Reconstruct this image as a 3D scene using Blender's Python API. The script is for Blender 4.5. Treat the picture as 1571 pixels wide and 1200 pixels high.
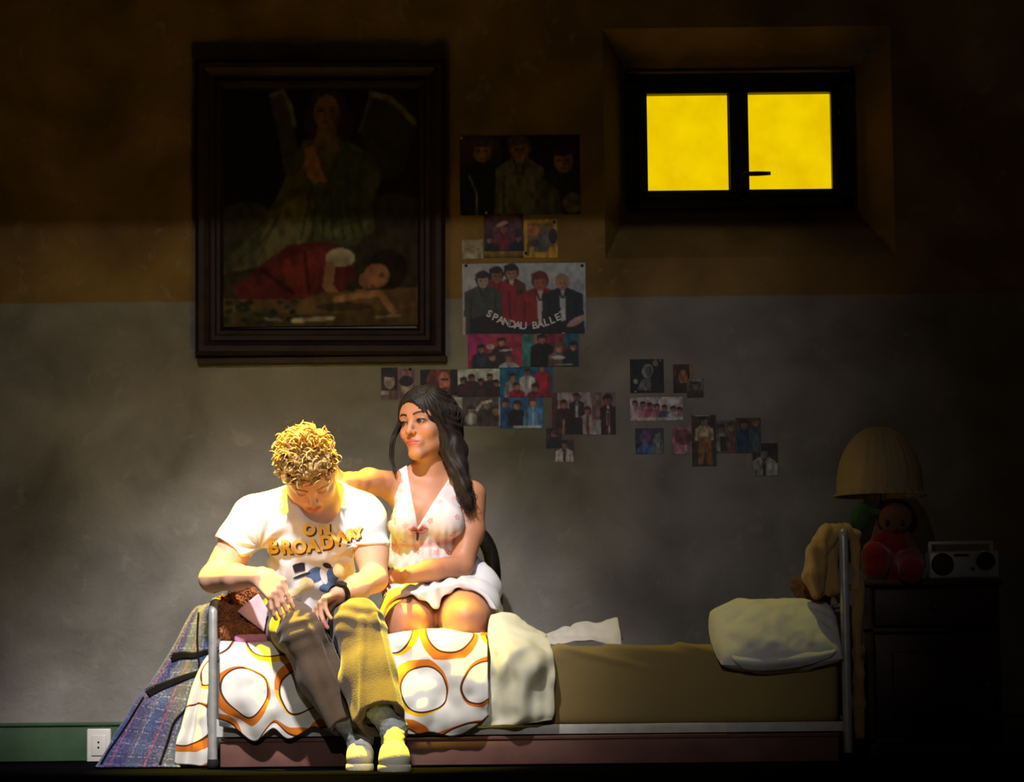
import bpy, bmesh, math, random
import numpy as np
from mathutils import Vector, Matrix
from mathutils.bvhtree import BVHTree
for o in list(bpy.data.objects):
    bpy.data.objects.remove(o, do_unlink=True)
scene = bpy.context.scene
COL = scene.collection
random.seed(7)
RNG = np.random.default_rng(7)

# ------------------------------------------------------------------ camera
IMG_W, IMG_H, FPX = 1571.0, 1200.0, 4410.0
EYE = 0.232
CAM_POS = Vector((0.0, -9.0, EYE))
PITCH = math.atan(460.0 / FPX)
ROLL = math.radians(-0.6)
cam_data = bpy.data.cameras.new('camera')
cam_data.sensor_width = 36.0
cam_data.lens = FPX / IMG_W * 36.0
cam_data.clip_end = 200
cam = bpy.data.objects.new('camera', cam_data)
COL.objects.link(cam)
CAM_ROT = Matrix.Rotation(math.pi / 2 + PITCH, 3, 'X') @ Matrix.Rotation(ROLL, 3, 'Z')
cam.location = CAM_POS
cam.rotation_euler = CAM_ROT.to_euler()
scene.camera = cam

def W(px, py, d=0.0):
    """world point seen at pixel (px, py) on the plane y = d"""
    r = CAM_ROT @ Vector(((px - IMG_W / 2) / FPX, (IMG_H / 2 - py) / FPX, -1.0))
    return CAM_POS + r * ((d - CAM_POS.y) / r.y)

# ------------------------------------------------------------------ world, lights, exposure
scene.view_settings.view_transform = 'Standard'
scene.view_settings.look = 'None'
scene.view_settings.gamma = 1.0
scene.view_settings.use_curve_mapping = False
scene.view_settings.exposure = 0.0
world = bpy.data.worlds.new('dark_theatre')
scene.world = world
world.use_nodes = True
world.node_tree.nodes['Background'].inputs[0].default_value = (0.62, 0.52, 0.44, 1)
world.node_tree.nodes['Background'].inputs[1].default_value = 0.022

def spot(name, loc, target, power, color, angle, blend, radius):
    l = bpy.data.lights.new(name, 'SPOT')
    l.energy = power; l.color = color
    l.spot_size = math.radians(angle); l.spot_blend = blend
    l.shadow_soft_size = radius
    o = bpy.data.objects.new(name, l)
    COL.objects.link(o)
    o.location = loc
    o.rotation_euler = (Vector(target) - Vector(loc)).to_track_quat('-Z', 'Y').to_euler()
    return o

WALL_Y = 1.25
spot('follow_spot', (-1.05, -3.5, 4.7), (-0.80, 0.1, 0.74), 2250, (1.0, 0.965, 0.97), 25, 1.0, 0.12)
spot('amber_top_light', (-1.05, 0.22, 4.6), (-0.68, -0.12, 0.5), 9000, (1.0, 0.80, 0.010), 18, 0.85, 0.04)
spot('amber_bed_light', (0.1, 0.15, 4.6), (0.12, 0.1, 0.4), 170, (1.0, 0.84, 0.18), 34, 0.9, 0.04)
spot('front_wash', (-0.25, -8.0, 2.6), (-0.62, WALL_Y, 0.95), 500, (1.0, 0.95, 0.92), 29, 1.0, 0.02)
# ------------------------------------------------------------------ helpers
def lin(c):
    out = []
    for v in c[:3]:
        v = v / 255.0
        out.append(v / 12.92 if v <= 0.04045 else ((v + 0.055) / 1.055) ** 2.4)
    return tuple(out)

def lin_arr(a):
    a = np.asarray(a, float) / 255.0
    return np.where(a <= 0.04045, a / 12.92, ((a + 0.055) / 1.055) ** 2.4)

MATS = {}
def mk(name, rgb=(128, 128, 128), rough=0.7, spec=0.25, var=0.12, vscale=9.0, bump=0.0, bscale=90.0,
       metal=0.0, attr=False, sheen=0.0, rgb2=None, coat=0.0):
    if name in MATS:
        return MATS[name]
    m = bpy.data.materials.new(name)
    m.use_nodes = True
    nt = m.node_tree
    b = nt.nodes['Principled BSDF']
    b.inputs['Roughness'].default_value = rough
    b.inputs['Specular IOR Level'].default_value = spec
    b.inputs['Metallic'].default_value = metal
    b.inputs['Sheen Weight'].default_value = sheen
    b.inputs['Coat Weight'].default_value = coat
    tc = nt.nodes.new('ShaderNodeTexCoord')
    if attr:
        at = nt.nodes.new('ShaderNodeAttribute'); at.attribute_name = 'Col'
        nz = nt.nodes.new('ShaderNodeTexNoise'); nz.inputs['Scale'].default_value = vscale
        nz.inputs['Detail'].default_value = 4
        nt.links.new(tc.outputs['Object'], nz.inputs['Vector'])
        mr = nt.nodes.new('ShaderNodeMapRange')
        mr.inputs[1].default_value = 0.3; mr.inputs[2].default_value = 0.7
        mr.inputs[3].default_value = 1 - var; mr.inputs[4].default_value = 1 + var
        nt.links.new(nz.outputs[0], mr.inputs[0])
        mx = nt.nodes.new('ShaderNodeVectorMath'); mx.operation = 'SCALE'
        nt.links.new(at.outputs['Color'], mx.inputs[0]); nt.links.new(mr.outputs[0], mx.inputs['Scale'])
        nt.links.new(mx.outputs[0], b.inputs['Base Color'])
    else:
        c = lin(rgb)
        c2 = lin(rgb2) if rgb2 else tuple(x * (1 - 2 * var) for x in c)
        nz = nt.nodes.new('ShaderNodeTexNoise'); nz.inputs['Scale'].default_value = vscale
        nz.inputs['Detail'].default_value = 5
        nt.links.new(tc.outputs['Object'], nz.inputs['Vector'])
        rp = nt.nodes.new('ShaderNodeValToRGB')
        rp.color_ramp.elements[0].position = 0.32; rp.color_ramp.elements[0].color = (*c2, 1)
        rp.color_ramp.elements[1].position = 0.62; rp.color_ramp.elements[1].color = (*c, 1)
        nt.links.new(nz.outputs[0], rp.inputs[0])
        nt.links.new(rp.outputs[0], b.inputs['Base Color'])
    if bump:
        n2 = nt.nodes.new('ShaderNodeTexNoise'); n2.inputs['Scale'].default_value = bscale
        n2.inputs['Detail'].default_value = 4
        nt.links.new(tc.outputs['Object'], n2.inputs['Vector'])
        bp = nt.nodes.new('ShaderNodeBump'); bp.inputs['Strength'].default_value = bump
        bp.inputs['Distance'].default_value = 0.004
        nt.links.new(n2.outputs[0], bp.inputs['Height'])
        nt.links.new(bp.outputs[0], b.inputs['Normal'])
    MATS[name] = m
    return m

WLOC = {}
def put(name, me, mat, parent=None, label=None, cat=None, group=None, kind=None, recenter=True):
    """link mesh `me` (world coordinates) as one object, origin at the base of its bounding box"""
    if isinstance(me, tuple):
        me = to_mesh(*me)
    n = len(me.vertices)
    co = np.empty(n * 3, np.float32); me.vertices.foreach_get('co', co); co = co.reshape(-1, 3)
    lo, hi = co.min(0), co.max(0)
    c = np.array([(lo[0] + hi[0]) / 2, (lo[1] + hi[1]) / 2, lo[2]])
    me.vertices.foreach_set('co', (co - c).astype(np.float32).ravel())
    me.update()
    if mat is not None:
        for mm in (mat if isinstance(mat, (list, tuple)) else [mat]):
            me.materials.append(mm)
    me.name = name
    o = bpy.data.objects.new(name, me)
    COL.objects.link(o)
    wl = Vector([float(v) for v in c])
    WLOC[o] = wl
    if parent is not None:
        o.parent = parent; o.location = wl - WLOC[parent]
    else:
        o.location = wl
    tag(o, label, cat, group, kind)
    return o

def tag(o, label=None, cat=None, group=None, kind=None):
    if label: o['label'] = label
    if cat: o['category'] = cat
    if group: o['group'] = group
    if kind: o['kind'] = kind
    return o

def empty(name, loc, label=None, cat=None, group=None):
    o = bpy.data.objects.new(name, None)
    COL.objects.link(o)
    o.empty_display_size = 0.05
    o.location = loc
    WLOC[o] = Vector(loc)
    return tag(o, label, cat, group)

def to_mesh(v, f, smooth=True, col=None, uv=None):
    """v (n,3); f (m,4) or list of lists; col (n,3) linear colours; uv (n,2)"""
    me = bpy.data.meshes.new('m')
    v = np.asarray(v, np.float32)
    if isinstance(f, np.ndarray):
        m, k = f.shape
        me.vertices.add(len(v)); me.vertices.foreach_set('co', v.ravel())
        me.loops.add(m * k); me.loops.foreach_set('vertex_index', f.astype(np.int32).ravel())
        me.polygons.add(m); me.polygons.foreach_set('loop_start', np.arange(0, m * k, k, dtype=np.int32))
        me.update(calc_edges=True)
        me.validate()
    else:
        me.from_pydata([tuple(map(float, p)) for p in v], [], [tuple(map(int, q)) for q in f])
        me.update()
    me.polygons.foreach_set('use_smooth', np.full(len(me.polygons), smooth))
    if col is not None:
        a = me.color_attributes.new('Col', 'FLOAT_COLOR', 'POINT')
        c4 = np.ones((len(v), 4), np.float32); c4[:, :3] = col
        a.data.foreach_set('color', c4.ravel())
    if uv is not None:
        ul = me.uv_layers.new(name='UVMap')
        li = np.empty(len(me.loops), np.int32); me.loops.foreach_get('vertex_index', li)
        ul.data.foreach_set('uv', np.asarray(uv, np.float32)[li].ravel())
    return me

def join(*parts):
    """join (v, f) pairs with list or array faces"""
    V, F, n = [], [], 0
    for v, f in parts:
        v = np.asarray(v, float)
        V.append(v)
        F.extend([[int(i) + n for i in q] for q in f])
        n += len(v)
    return np.vstack(V), F

def box(lo, hi, bev=0.0):
    lo, hi = Vector(lo), Vector(hi)
    bm = bmesh.new()
    bmesh.ops.create_cube(bm, size=1.0)
    s = hi - lo; c = (hi + lo) / 2
    for v in bm.verts:
        v.co = Vector((v.co.x * s.x + c.x, v.co.y * s.y + c.y, v.co.z * s.z + c.z))
    if bev:
        bmesh.ops.bevel(bm, geom=bm.edges[:], offset=min(bev, 0.45 * min(abs(s.x), abs(s.y), abs(s.z))), segments=2, profile=0.6, affect='EDGES')
    return bm_vf(bm)

def bm_vf(bm):
    bm.verts.index_update()
    v = np.array([q.co[:] for q in bm.verts]); f = [[q.index for q in p.verts] for p in bm.faces]
    bm.free()
    return v, f

def tube(pts, r, n=10, caps=True, flat=None):
    """tube through points; r scalar or list"""
    P = [Vector(p) for p in pts]
    R = r if hasattr(r, '__len__') else [r] * len(P)
    up = Vector((0.13, 0.31, 0.94))
    V, F = [], []
    prev = None
    for i, p in enumerate(P):
        t = (P[min(i + 1, len(P) - 1)] - P[max(i - 1, 0)])
        t = t.normalized() if t.length > 1e-9 else Vector((0, 0, 1))
        if prev is None:
            a = t.cross(up)
            if a.length < 1e-3: a = t.cross(Vector((1, 0, 0)))
        else:
            a = prev - t * prev.dot(t)
        a.normalize(); prev = a
        b = t.cross(a)
        for k in range(n):
            an = 2 * math.pi * k / n
            V.append(p + (a * math.cos(an) + b * math.sin(an) * (flat or 1.0)) * R[i])
    for i in range(len(P) - 1):
        for k in range(n):
            F.append([i * n + k, i * n + (k + 1) % n, (i + 1) * n + (k + 1) % n, (i + 1) * n + k])
    if caps:
        F.append(list(range(n))[::-1]); F.append([(len(P) - 1) * n + k for k in range(n)])
    return np.array([v[:] for v in V]), F

def smooth_path(pts, n=8):
    """Catmull-Rom through points"""
    P = [np.array(p, float) for p in pts]
    P = [2 * P[0] - P[1]] + P + [2 * P[-1] - P[-2]]
    out = []
    for i in range(1, len(P) - 2):
        for k in range(n):
            t = k / n
            p0, p1, p2, p3 = P[i - 1], P[i], P[i + 1], P[i + 2]
            out.append(0.5 * (2 * p1 + (p2 - p0) * t + (2 * p0 - 5 * p1 + 4 * p2 - p3) * t * t + (3 * p1 - p0 - 3 * p2 + p3) * t ** 3))
    out.append(P[-2])
    return out

def lathe(prof, c, n=32, axis='Z'):
    """prof list of (r, h)"""
    V, F = [], []
    for r, h in prof:
        for k in range(n):
            a = 2 * math.pi * k / n
            x, y = r * math.cos(a), r * math.sin(a)
            V.append((c[0] + x, c[1] + y, c[2] + h) if axis == 'Z' else ((c[0] + x, c[1] + h, c[2] + y) if axis == 'Y' else (c[0] + h, c[1] + x, c[2] + y)))
    m = len(prof)
    for i in range(m - 1):
        for k in range(n):
            F.append([i * n + k, i * n + (k + 1) % n, (i + 1) * n + (k + 1) % n, (i + 1) * n + k])
    F.append(list(range(n))[::-1]); F.append([(m - 1) * n + k for k in range(n)])
    return np.array(V), F

def grid(nu, nv):
    """quad indices of a (nu, nv) vertex grid"""
    i, j = np.meshgrid(np.arange(nu - 1), np.arange(nv - 1), indexing='ij')
    a = (i * nv + j).ravel()
    return np.stack([a, a + nv, a + nv + 1, a + 1], 1)

# ---- numpy value noise
_PT = RNG.random((64, 64, 64)).astype(np.float32)
def vnoise(p, scale=1.0):
    p = np.asarray(p, float) * scale + 100.0
    i = np.floor(p).astype(int); f = p - i
    f = f * f * (3 - 2 * f)
    r = 0
    for dx in (0, 1):
        wx = f[..., 0] if dx else 1 - f[..., 0]
        for dy in (0, 1):
            wy = f[..., 1] if dy else 1 - f[..., 1]
            for dz in (0, 1):
                wz = f[..., 2] if dz else 1 - f[..., 2]
                r = r + wx * wy * wz * _PT[(i[..., 0] + dx) % 64, (i[..., 1] + dy) % 64, (i[..., 2] + dz) % 64]
    return r * 2 - 1
def fbm(p, scale=1.0, oct=3):
    return sum(vnoise(p, scale * 2 ** k) / 2 ** k for k in range(oct))

# ---- signed distance modelling
class SDF:
    def __init__(s, lo, hi, h):
        s.lo = np.array(lo, float); s.h = h
        s.n = np.ceil((np.array(hi, float) - s.lo) / h).astype(int) + 1
        s.F = np.full(s.n, 1.0, np.float32)
        s.ax = [s.lo[k] + h * np.arange(s.n[k]) for k in range(3)]
    def _blk(s, lo, hi):
        a = np.clip(np.floor((np.array(lo) - s.lo) / s.h).astype(int), 0, s.n)
        b = np.clip(np.ceil((np.array(hi) - s.lo) / s.h).astype(int) + 1, 0, s.n)
        if (b <= a).any(): return None, None
        sl = tuple(slice(a[k], b[k]) for k in range(3))
        P = np.stack(np.meshgrid(*[s.ax[k][sl[k]] for k in range(3)], indexing='ij'), -1)
        return sl, P
    def _mix(s, sl, d, k, op):
        A = s.F[sl]
        if op == 'sub':
            d = -d
            if k > 0:
                hh = np.clip(0.5 - 0.5 * (A - d) / k, 0, 1)
                s.F[sl] = A * (1 - hh) + d * hh + k * hh * (1 - hh)
            else: s.F[sl] = np.maximum(A, d)
        else:
            if k > 0:
                hh = np.clip(0.5 + 0.5 * (A - d) / k, 0, 1)
                s.F[sl] = A * (1 - hh) + d * hh - k * hh * (1 - hh)
            else: s.F[sl] = np.minimum(A, d)
    def cap(s, a, b, r0, r1=None, k=0.02, op='add', flat=None, q=1.0):
        """tapered capsule; flat = direction in which it is squashed to q of its radius"""
        if r1 is None: r1 = r0
        a = np.array(a, float); b = np.array(b, float)
        m = max(r0, r1) * max(1.0, q) + k + 4 * s.h
        sl, P = s._blk(np.minimum(a, b) - m, np.maximum(a, b) + m)
        if sl is None: return
        ab = b - a; L2 = max(float(ab @ ab), 1e-12)
        t = np.clip(((P - a) @ ab) / L2, 0, 1)
        v = P - a - t[..., None] * ab
        if flat is not None:
            n = np.array(flat, float); n /= np.linalg.norm(n)
            vn = v @ n
            v = v + (vn * (1 / q - 1))[..., None] * n
        d = np.linalg.norm(v, axis=-1) - (r0 + t * (r1 - r0))
        if flat is not None: d = d * min(1.0, 0.5 + 0.5 * q)
        s._mix(sl, d.astype(np.float32), k, op)
    def chain(s, pts, rs, k=0.02, **kw):
        for i in range(len(pts) - 1):
            s.cap(pts[i], pts[i + 1], rs[i], rs[i + 1], k, **kw)
    def ell(s, c, r, R=None, k=0.02, op='add'):
        """ellipsoid, R rows = local axes"""
        c = np.array(c, float); r = np.array(r, float)
        m = r.max() + k + 4 * s.h
        sl, P = s._blk(c - m, c + m)
        if sl is None: return
        q = P - c
        if R is not None: q = q @ np.array(R).T
        k0 = np.linalg.norm(q / r, axis=-1); k1 = np.linalg.norm(q / (r * r), axis=-1) + 1e-9
        d = k0 * (k0 - 1) / k1
        s._mix(sl, d.astype(np.float32), k, op)
    def rbox(s, c, hs, rad, R=None, k=0.0, op='add'):
        c = np.array(c, float); hs = np.array(hs, float)
        m = np.linalg.norm(hs) + k + 4 * s.h
        sl, P = s._blk(c - m, c + m)
        if sl is None: return
        q = P - c
        if R is not None: q = q @ np.array(R).T
        e = np.abs(q) - (hs - rad)
        d = np.linalg.norm(np.maximum(e, 0), axis=-1) + np.minimum(e.max(-1), 0) - rad
        s._mix(sl, d.astype(np.float32), k, op)
    def func(s, lo, hi, fn, k=0.0, op='sub'):
        sl, P = s._blk(lo, hi)
        if sl is None: return
        s._mix(sl, fn(P).astype(np.float32), k, op)
    def mesh(s):
        F = s.F; h = s.h
        ins = F < 0
        cnt = np.zeros(np.array(F.shape) - 1, np.int8)
        nx, ny, nz = cnt.shape
        for dx in (0, 1):
            for dy in (0, 1):
                for dz in (0, 1):
                    cnt += ins[dx:dx + nx, dy:dy + ny, dz:dz + nz]
        act = (cnt > 0) & (cnt < 8)
        I = np.argwhere(act)
        idx = np.full(cnt.shape, -1, np.int32); idx[act] = np.arange(len(I))
        acc = np.zeros((len(I), 3)); num = np.zeros(len(I))
        corners = [(x, y, z) for x in (0, 1) for y in (0, 1) for z in (0, 1)]
        for a in corners:
            for ax in range(3):
                if a[ax]: continue
                b = list(a); b[ax] = 1
                fa = F[I[:, 0] + a[0], I[:, 1] + a[1], I[:, 2] + a[2]]
                fb = F[I[:, 0] + b[0], I[:, 1] + b[1], I[:, 2] + b[2]]
                x = (fa < 0) != (fb < 0)
                t = np.where(x, fa / np.where(x, fa - fb, 1), 0)
                p = np.tile(np.array(a, float), (len(I), 1)); p[:, ax] = t
                acc += p * x[:, None]; num += x
        V = (I + acc / num[:, None]) * h + s.lo
        Q = []
        for ax in range(3):
            u, w = (ax + 1) % 3, (ax + 2) % 3
            s0 = [slice(None)] * 3; s1 = [slice(None)] * 3
            s0[ax] = slice(0, -1); s1[ax] = slice(1, None)
            A = ins[tuple(s0)]; B = ins[tuple(s1)]
            E = np.argwhere(A != B)
            e = E[(E[:, u] > 0) & (E[:, w] > 0) & (E[:, u] < F.shape[u] - 1) & (E[:, w] < F.shape[w] - 1)]
            flip = A[e[:, 0], e[:, 1], e[:, 2]]
            def cell(du, dw):
                c = e.copy(); c[:, u] += du; c[:, w] += dw
                return idx[c[:, 0], c[:, 1], c[:, 2]]
            q = np.stack([cell(-1, -1), cell(0, -1), cell(0, 0), cell(-1, 0)], 1)
            q[~flip] = q[~flip][:, ::-1]
            Q.append(q)
        Q = np.vstack(Q)
        Q = Q[(Q >= 0).all(1)]
        return V, Q

def vnormals(V, F):
    F = np.asarray(F)
    n = np.cross(V[F[:, 2]] - V[F[:, 0]], V[F[:, 3]] - V[F[:, 1]])
    N = np.zeros_like(V)
    for k in range(4): np.add.at(N, F[:, k], n)
    return N / (np.linalg.norm(N, axis=1, keepdims=True) + 1e-12)

def relax(V, F, it=1, lam=0.5, mask=None):
    F = np.asarray(F)
    for _ in range(it):
        S = np.zeros_like(V); C = np.zeros(len(V))
        for k in range(4):
            np.add.at(S, F[:, k], V[F[:, (k + 1) % 4]]); np.add.at(C, F[:, k], 1)
            np.add.at(S, F[:, k], V[F[:, (k - 1) % 4]]); np.add.at(C, F[:, k], 1)
        D = (S / np.maximum(C, 1)[:, None] - V) * lam
        V = V + (D if mask is None else D * mask[:, None])
    return V

# ---- lettering
def glyph_mesh(txt, size, offset=0.0):
    cu = bpy.data.curves.new('t', 'FONT'); cu.body = txt; cu.size = size; cu.offset = offset
    cu.align_x = 'CENTER'
    cu.resolution_u = 4
    ob = bpy.data.objects.new('t', cu); COL.objects.link(ob)
    dg = bpy.context.evaluated_depsgraph_get(); dg.update()
    me = bpy.data.meshes.new_from_object(ob.evaluated_get(dg))
    v = np.array([q.co[:] for q in me.vertices]).reshape(-1, 3); f = [list(p.vertices) for p in me.polygons]
    bpy.data.objects.remove(ob); bpy.data.curves.remove(cu); bpy.data.meshes.remove(me)
    return v, f
# ------------------------------------------------------------------ the setting
def xz(px, py, d):
    p = W(px, py, d); return p.x, p.z

PAINT_Z = W(600, 460, WALL_Y).z
def wall_material():
    m = bpy.data.materials.new('painted_plaster'); m.use_nodes = True
    nt = m.node_tree; b = nt.nodes['Principled BSDF']
    b.inputs['Roughness'].default_value = 0.85; b.inputs['Specular IOR Level'].default_value = 0.12
    tc = nt.nodes.new('ShaderNodeTexCoord')
    geo = nt.nodes.new('ShaderNodeNewGeometry')
    sep = nt.nodes.new('ShaderNodeSeparateXYZ'); nt.links.new(geo.outputs['Position'], sep.inputs[0])
    def noise(sc, det=6, dist=0.0):
        n = nt.nodes.new('ShaderNodeTexNoise'); n.inputs['Scale'].default_value = sc
        n.inputs['Detail'].default_value = det; n.inputs['Distortion'].default_value = dist
        nt.links.new(geo.outputs['Position'], n.inputs['Vector']); return n.outputs[0]
    def ramp(fac, p0, c0, p1, c1):
        r = nt.nodes.new('ShaderNodeValToRGB'); e = r.color_ramp.elements
        e[0].position = p0; e[0].color = (*c0, 1); e[1].position = p1; e[1].color = (*c1, 1)
        nt.links.new(fac, r.inputs[0]); return r.outputs[0]
    n1 = noise(3.2, 8, 0.4); n2 = noise(14, 6, 0.8); n3 = noise(1.1, 3)
    ochre = ramp(n1, 0.30, lin((98, 78, 46)), 0.68, lin((146, 116, 68)))
    grey = ramp(n1, 0.28, lin((104, 99, 92)), 0.70, lin((146, 141, 134)))
    wob = nt.nodes.new('ShaderNodeMath'); wob.operation = 'MULTIPLY_ADD'
    nt.links.new(n2, wob.inputs[0]); wob.inputs[1].default_value = 0.012; nt.links.new(sep.outputs['Z'], wob.inputs[2])
    st = nt.nodes.new('ShaderNodeMapRange'); nt.links.new(wob.outputs[0], st.inputs[0])
    st.inputs[1].default_value = PAINT_Z + 0.004; st.inputs[2].default_value = PAINT_Z + 0.010
    mx = nt.nodes.new('ShaderNodeMix'); mx.data_type = 'RGBA'
    nt.links.new(st.outputs[0], mx.inputs[0]); nt.links.new(grey, mx.inputs[6]); nt.links.new(ochre, mx.inputs[7])
    # blotchy wear: rubbed pale scrapes and grimy patches
    scr = ramp(n2, 0.62, (0, 0, 0), 0.72, (1, 1, 1))
    bl = nt.nodes.new('ShaderNodeMix'); bl.data_type = 'RGBA'; bl.blend_type = 'MIX'
    f = nt.nodes.new('ShaderNodeMath'); f.operation = 'MULTIPLY'; nt.links.new(scr, f.inputs[0]); f.inputs[1].default_value = 0.22
    nt.links.new(f.outputs[0], bl.inputs[0]); nt.links.new(mx.outputs[2], bl.inputs[6]); bl.inputs[7].default_value = (*lin((172, 165, 150)), 1)
    gr = ramp(n3, 0.35, (0.66, 0.64, 0.60), 0.6, (1, 1, 1))
    mu = nt.nodes.new('ShaderNodeMix'); mu.data_type = 'RGBA'; mu.blend_type = 'MULTIPLY'; mu.inputs[0].default_value = 1.0
    nt.links.new(bl.outputs[2], mu.inputs[6]); nt.links.new(gr, mu.inputs[7])
    nt.links.new(mu.outputs[2], b.inputs['Base Color'])
    bp = nt.nodes.new('ShaderNodeBump'); bp.inputs['Strength'].default_value = 0.35; bp.inputs['Distance'].default_value = 0.012
    nt.links.new(noise(22, 8, 1.0), bp.inputs['Height']); nt.links.new(bp.outputs[0], b.inputs['Normal'])
    return m
M_WALL = wall_material()
REC_Y = WALL_Y + 0.20
ox0, oz1 = xz(924, 44, WALL_Y); ox1, oz0 = xz(1374, 392, WALL_Y)
ix0, iz1 = xz(962, 110, REC_Y); ix1, iz0 = xz(1309, 318, REC_Y)
XL, XR, ZT = -5.0, 5.0, 3.6
def wall_mesh():
    xs = [XL, ox0, ox1, XR]; zs = [0, oz0, oz1, ZT]
    V, F = [], []
    for z in zs:
        for x in xs: V.append((x, WALL_Y, z))
    for j in range(3):
        for i in range(3):
            if i == 1 and j == 1: continue
            a = j * 4 + i; F.append([a, a + 1, a + 5, a + 4])
    n = len(V)
    inner = [(ix0, REC_Y, iz0), (ix1, REC_Y, iz0), (ix1, REC_Y, iz1), (ix0, REC_Y, iz1)]
    outer = [5, 6, 10, 9]
    V += inner
    for k in range(4): F.append([outer[k], outer[(k + 1) % 4], n + (k + 1) % 4, n + k])
    # back of the wall
    B = len(V)
    V += [(XL, WALL_Y + 0.3, 0), (XR, WALL_Y + 0.3, 0), (XR, WALL_Y + 0.3, ZT), (XL, WALL_Y + 0.3, ZT)]
    F.append([B + 3, B + 2, B + 1, B])
    F.append([0, B, B + 1, 3]); F.append([15, B + 2, B + 3, 12]); F.append([0, 12, B + 3, B]); F.append([3, B + 1, B + 2, 15])
    return to_mesh(np.array(V), F, smooth=False)
put('wall_back', wall_mesh(), M_WALL, kind='structure', label='plaster back wall, ochre above and grey below', cat='wall')

M_FLOOR = mk('black_stage_boards', (7, 7, 9), 0.95, 0.01, 0.2, 12)
STAGE_EDGE = -0.78
fl = put('floor', join(box((XL, STAGE_EDGE, -0.12), (XR, WALL_Y + 0.3, 0.0))), M_FLOOR, kind='structure', label='black stage floor', cat='floor')
put('trim_1', join(box((XL, STAGE_EDGE - 0.03, -1.2), (XR, STAGE_EDGE, -0.005))), mk('black_fascia', (10, 9, 13), 0.95, 0.02), kind='structure', label='black front face of the stage', cat='stage edge')
# unseen black border, added to cut the front wash off the upper wall
put('wash_border', join(box((-4.2, -4.02, 2.305), (4.2, -4.0, 3.3))), mk('black_serge', (8, 8, 9), 1.0, 0.0), kind='structure', label='unseen black border added to cut the front wash', cat='border')

M_GREEN = mk('green_dado_paint', (58, 84, 56), 0.6, 0.3, 0.15, 7, 0.2, 40)
gz = W(250, 1112, WALL_Y).z
put('baseboard_back', join(box((XL, WALL_Y - 0.016, 0), (XR, WALL_Y + 0.001, gz), 0.004),
                           box((XL, WALL_Y - 0.022, gz - 0.002), (XR, WALL_Y + 0.001, gz + 0.012), 0.004)), M_GREEN,
    kind='structure', label='green painted baseboard along the back wall', cat='baseboard')

# window
M_WFRAME = mk('dark_window_paint', (34, 34, 24), 0.45, 0.4, 0.2, 12)
def pane_material():
    m = bpy.data.materials.new('backlit_yellow_glass'); m.use_nodes = True
    nt = m.node_tree; b = nt.nodes['Principled BSDF']
    geo = nt.nodes.new('ShaderNodeNewGeometry')
    n = nt.nodes.new('ShaderNodeTexNoise'); n.inputs['Scale'].default_value = 9; n.inputs['Detail'].default_value = 6
    nt.links.new(geo.outputs['Position'], n.inputs['Vector'])
    r = nt.nodes.new('ShaderNodeValToRGB'); e = r.color_ramp.elements
    e[0].position = 0.30; e[0].color = (*lin((226, 188, 0)), 1); e[1].position = 0.62; e[1].color = (*lin((241, 205, 1)), 1)
    nt.links.new(n.outputs[0], r.inputs[0])
    b.inputs['Base Color'].default_value = (*lin((200, 170, 30)), 1)
    b.inputs['Roughness'].default_value = 0.3
    nt.links.new(r.outputs[0], b.inputs['Emission Color']); b.inputs['Emission Strength'].default_value = 1.0
    return m
M_PANE = pane_material()
FY = REC_Y
wroot = empty('window_1', ((ix0 + ix1) / 2, FY, iz0), 'small two pane window glowing yellow', 'window'); wroot['kind'] = 'structure'
def pxbox(x0, y0, x1, y1, d0, d1, bev=0.004):
    a = W(x0, y1, d0); c = W(x1, y0, d0)
    return box((a.x, d0, a.z), (c.x, d1, c.z), bev)
put('frame', join(pxbox(960, 110, 1310, 132, FY - 0.03, FY + 0.04), pxbox(960, 300, 1310, 320, FY - 0.03, FY + 0.04),
                  pxbox(960, 112, 980, 318, FY - 0.03, FY + 0.04), pxbox(1290, 112, 1310, 318, FY - 0.03, FY + 0.04),
                  pxbox(1119, 120, 1134, 312, FY - 0.03, FY + 0.04)), M_WFRAME, wroot)
for (x0, y0, x1, y1) in ((980, 130, 1133, 303), (1133, 128, 1291, 301)):
    gx0, gx1 = (992, 1121) if x0 < 1000 else (1147, 1278)
    gy0, gy1 = (144, 291) if x0 < 1000 else (142, 289)
    c = put('casement', join(pxbox(x0, y0, x1, gy0, FY - 0.045, FY + 0.02), pxbox(x0, gy1, x1, y1, FY - 0.045, FY + 0.02),
                             pxbox(x0, y0, gx0, y1, FY - 0.045, FY + 0.02), pxbox(gx1, y0, x1, y1, FY - 0.045, FY + 0.02)), M_WFRAME, wroot)
    put('pane', join(pxbox(gx0 - 4, gy0 - 4, gx1 + 4, gy1 + 4, FY, FY + 0.006, 0)), M_PANE, c)
M_BRASS = mk('worn_dark_metal', (70, 60, 42), 0.35, 0.5, 0.2, 30, metal=0.6)
hp = W(1140, 269, FY - 0.05)
put('handle', join(lathe([(0.010, -0.03), (0.010, 0.0), (0.013, 0.0), (0.013, 0.012)][::-1], (hp.x, FY - 0.05, hp.z), 14, 'Y'),
                   tube([(hp.x, FY - 0.078, hp.z), (hp.x + 0.05, FY - 0.082, hp.z), (hp.x + 0.098, FY - 0.08, hp.z + 0.001)], [0.008, 0.009, 0.007], 10)), M_BRASS, wroot)
for py in (168, 287):
    q = W(1288, py, FY - 0.05)
    put('hinge', tube([(q.x, FY - 0.048, q.z - 0.02), (q.x, FY - 0.048, q.z + 0.02)], 0.006, 8), M_BRASS, wroot)

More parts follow.
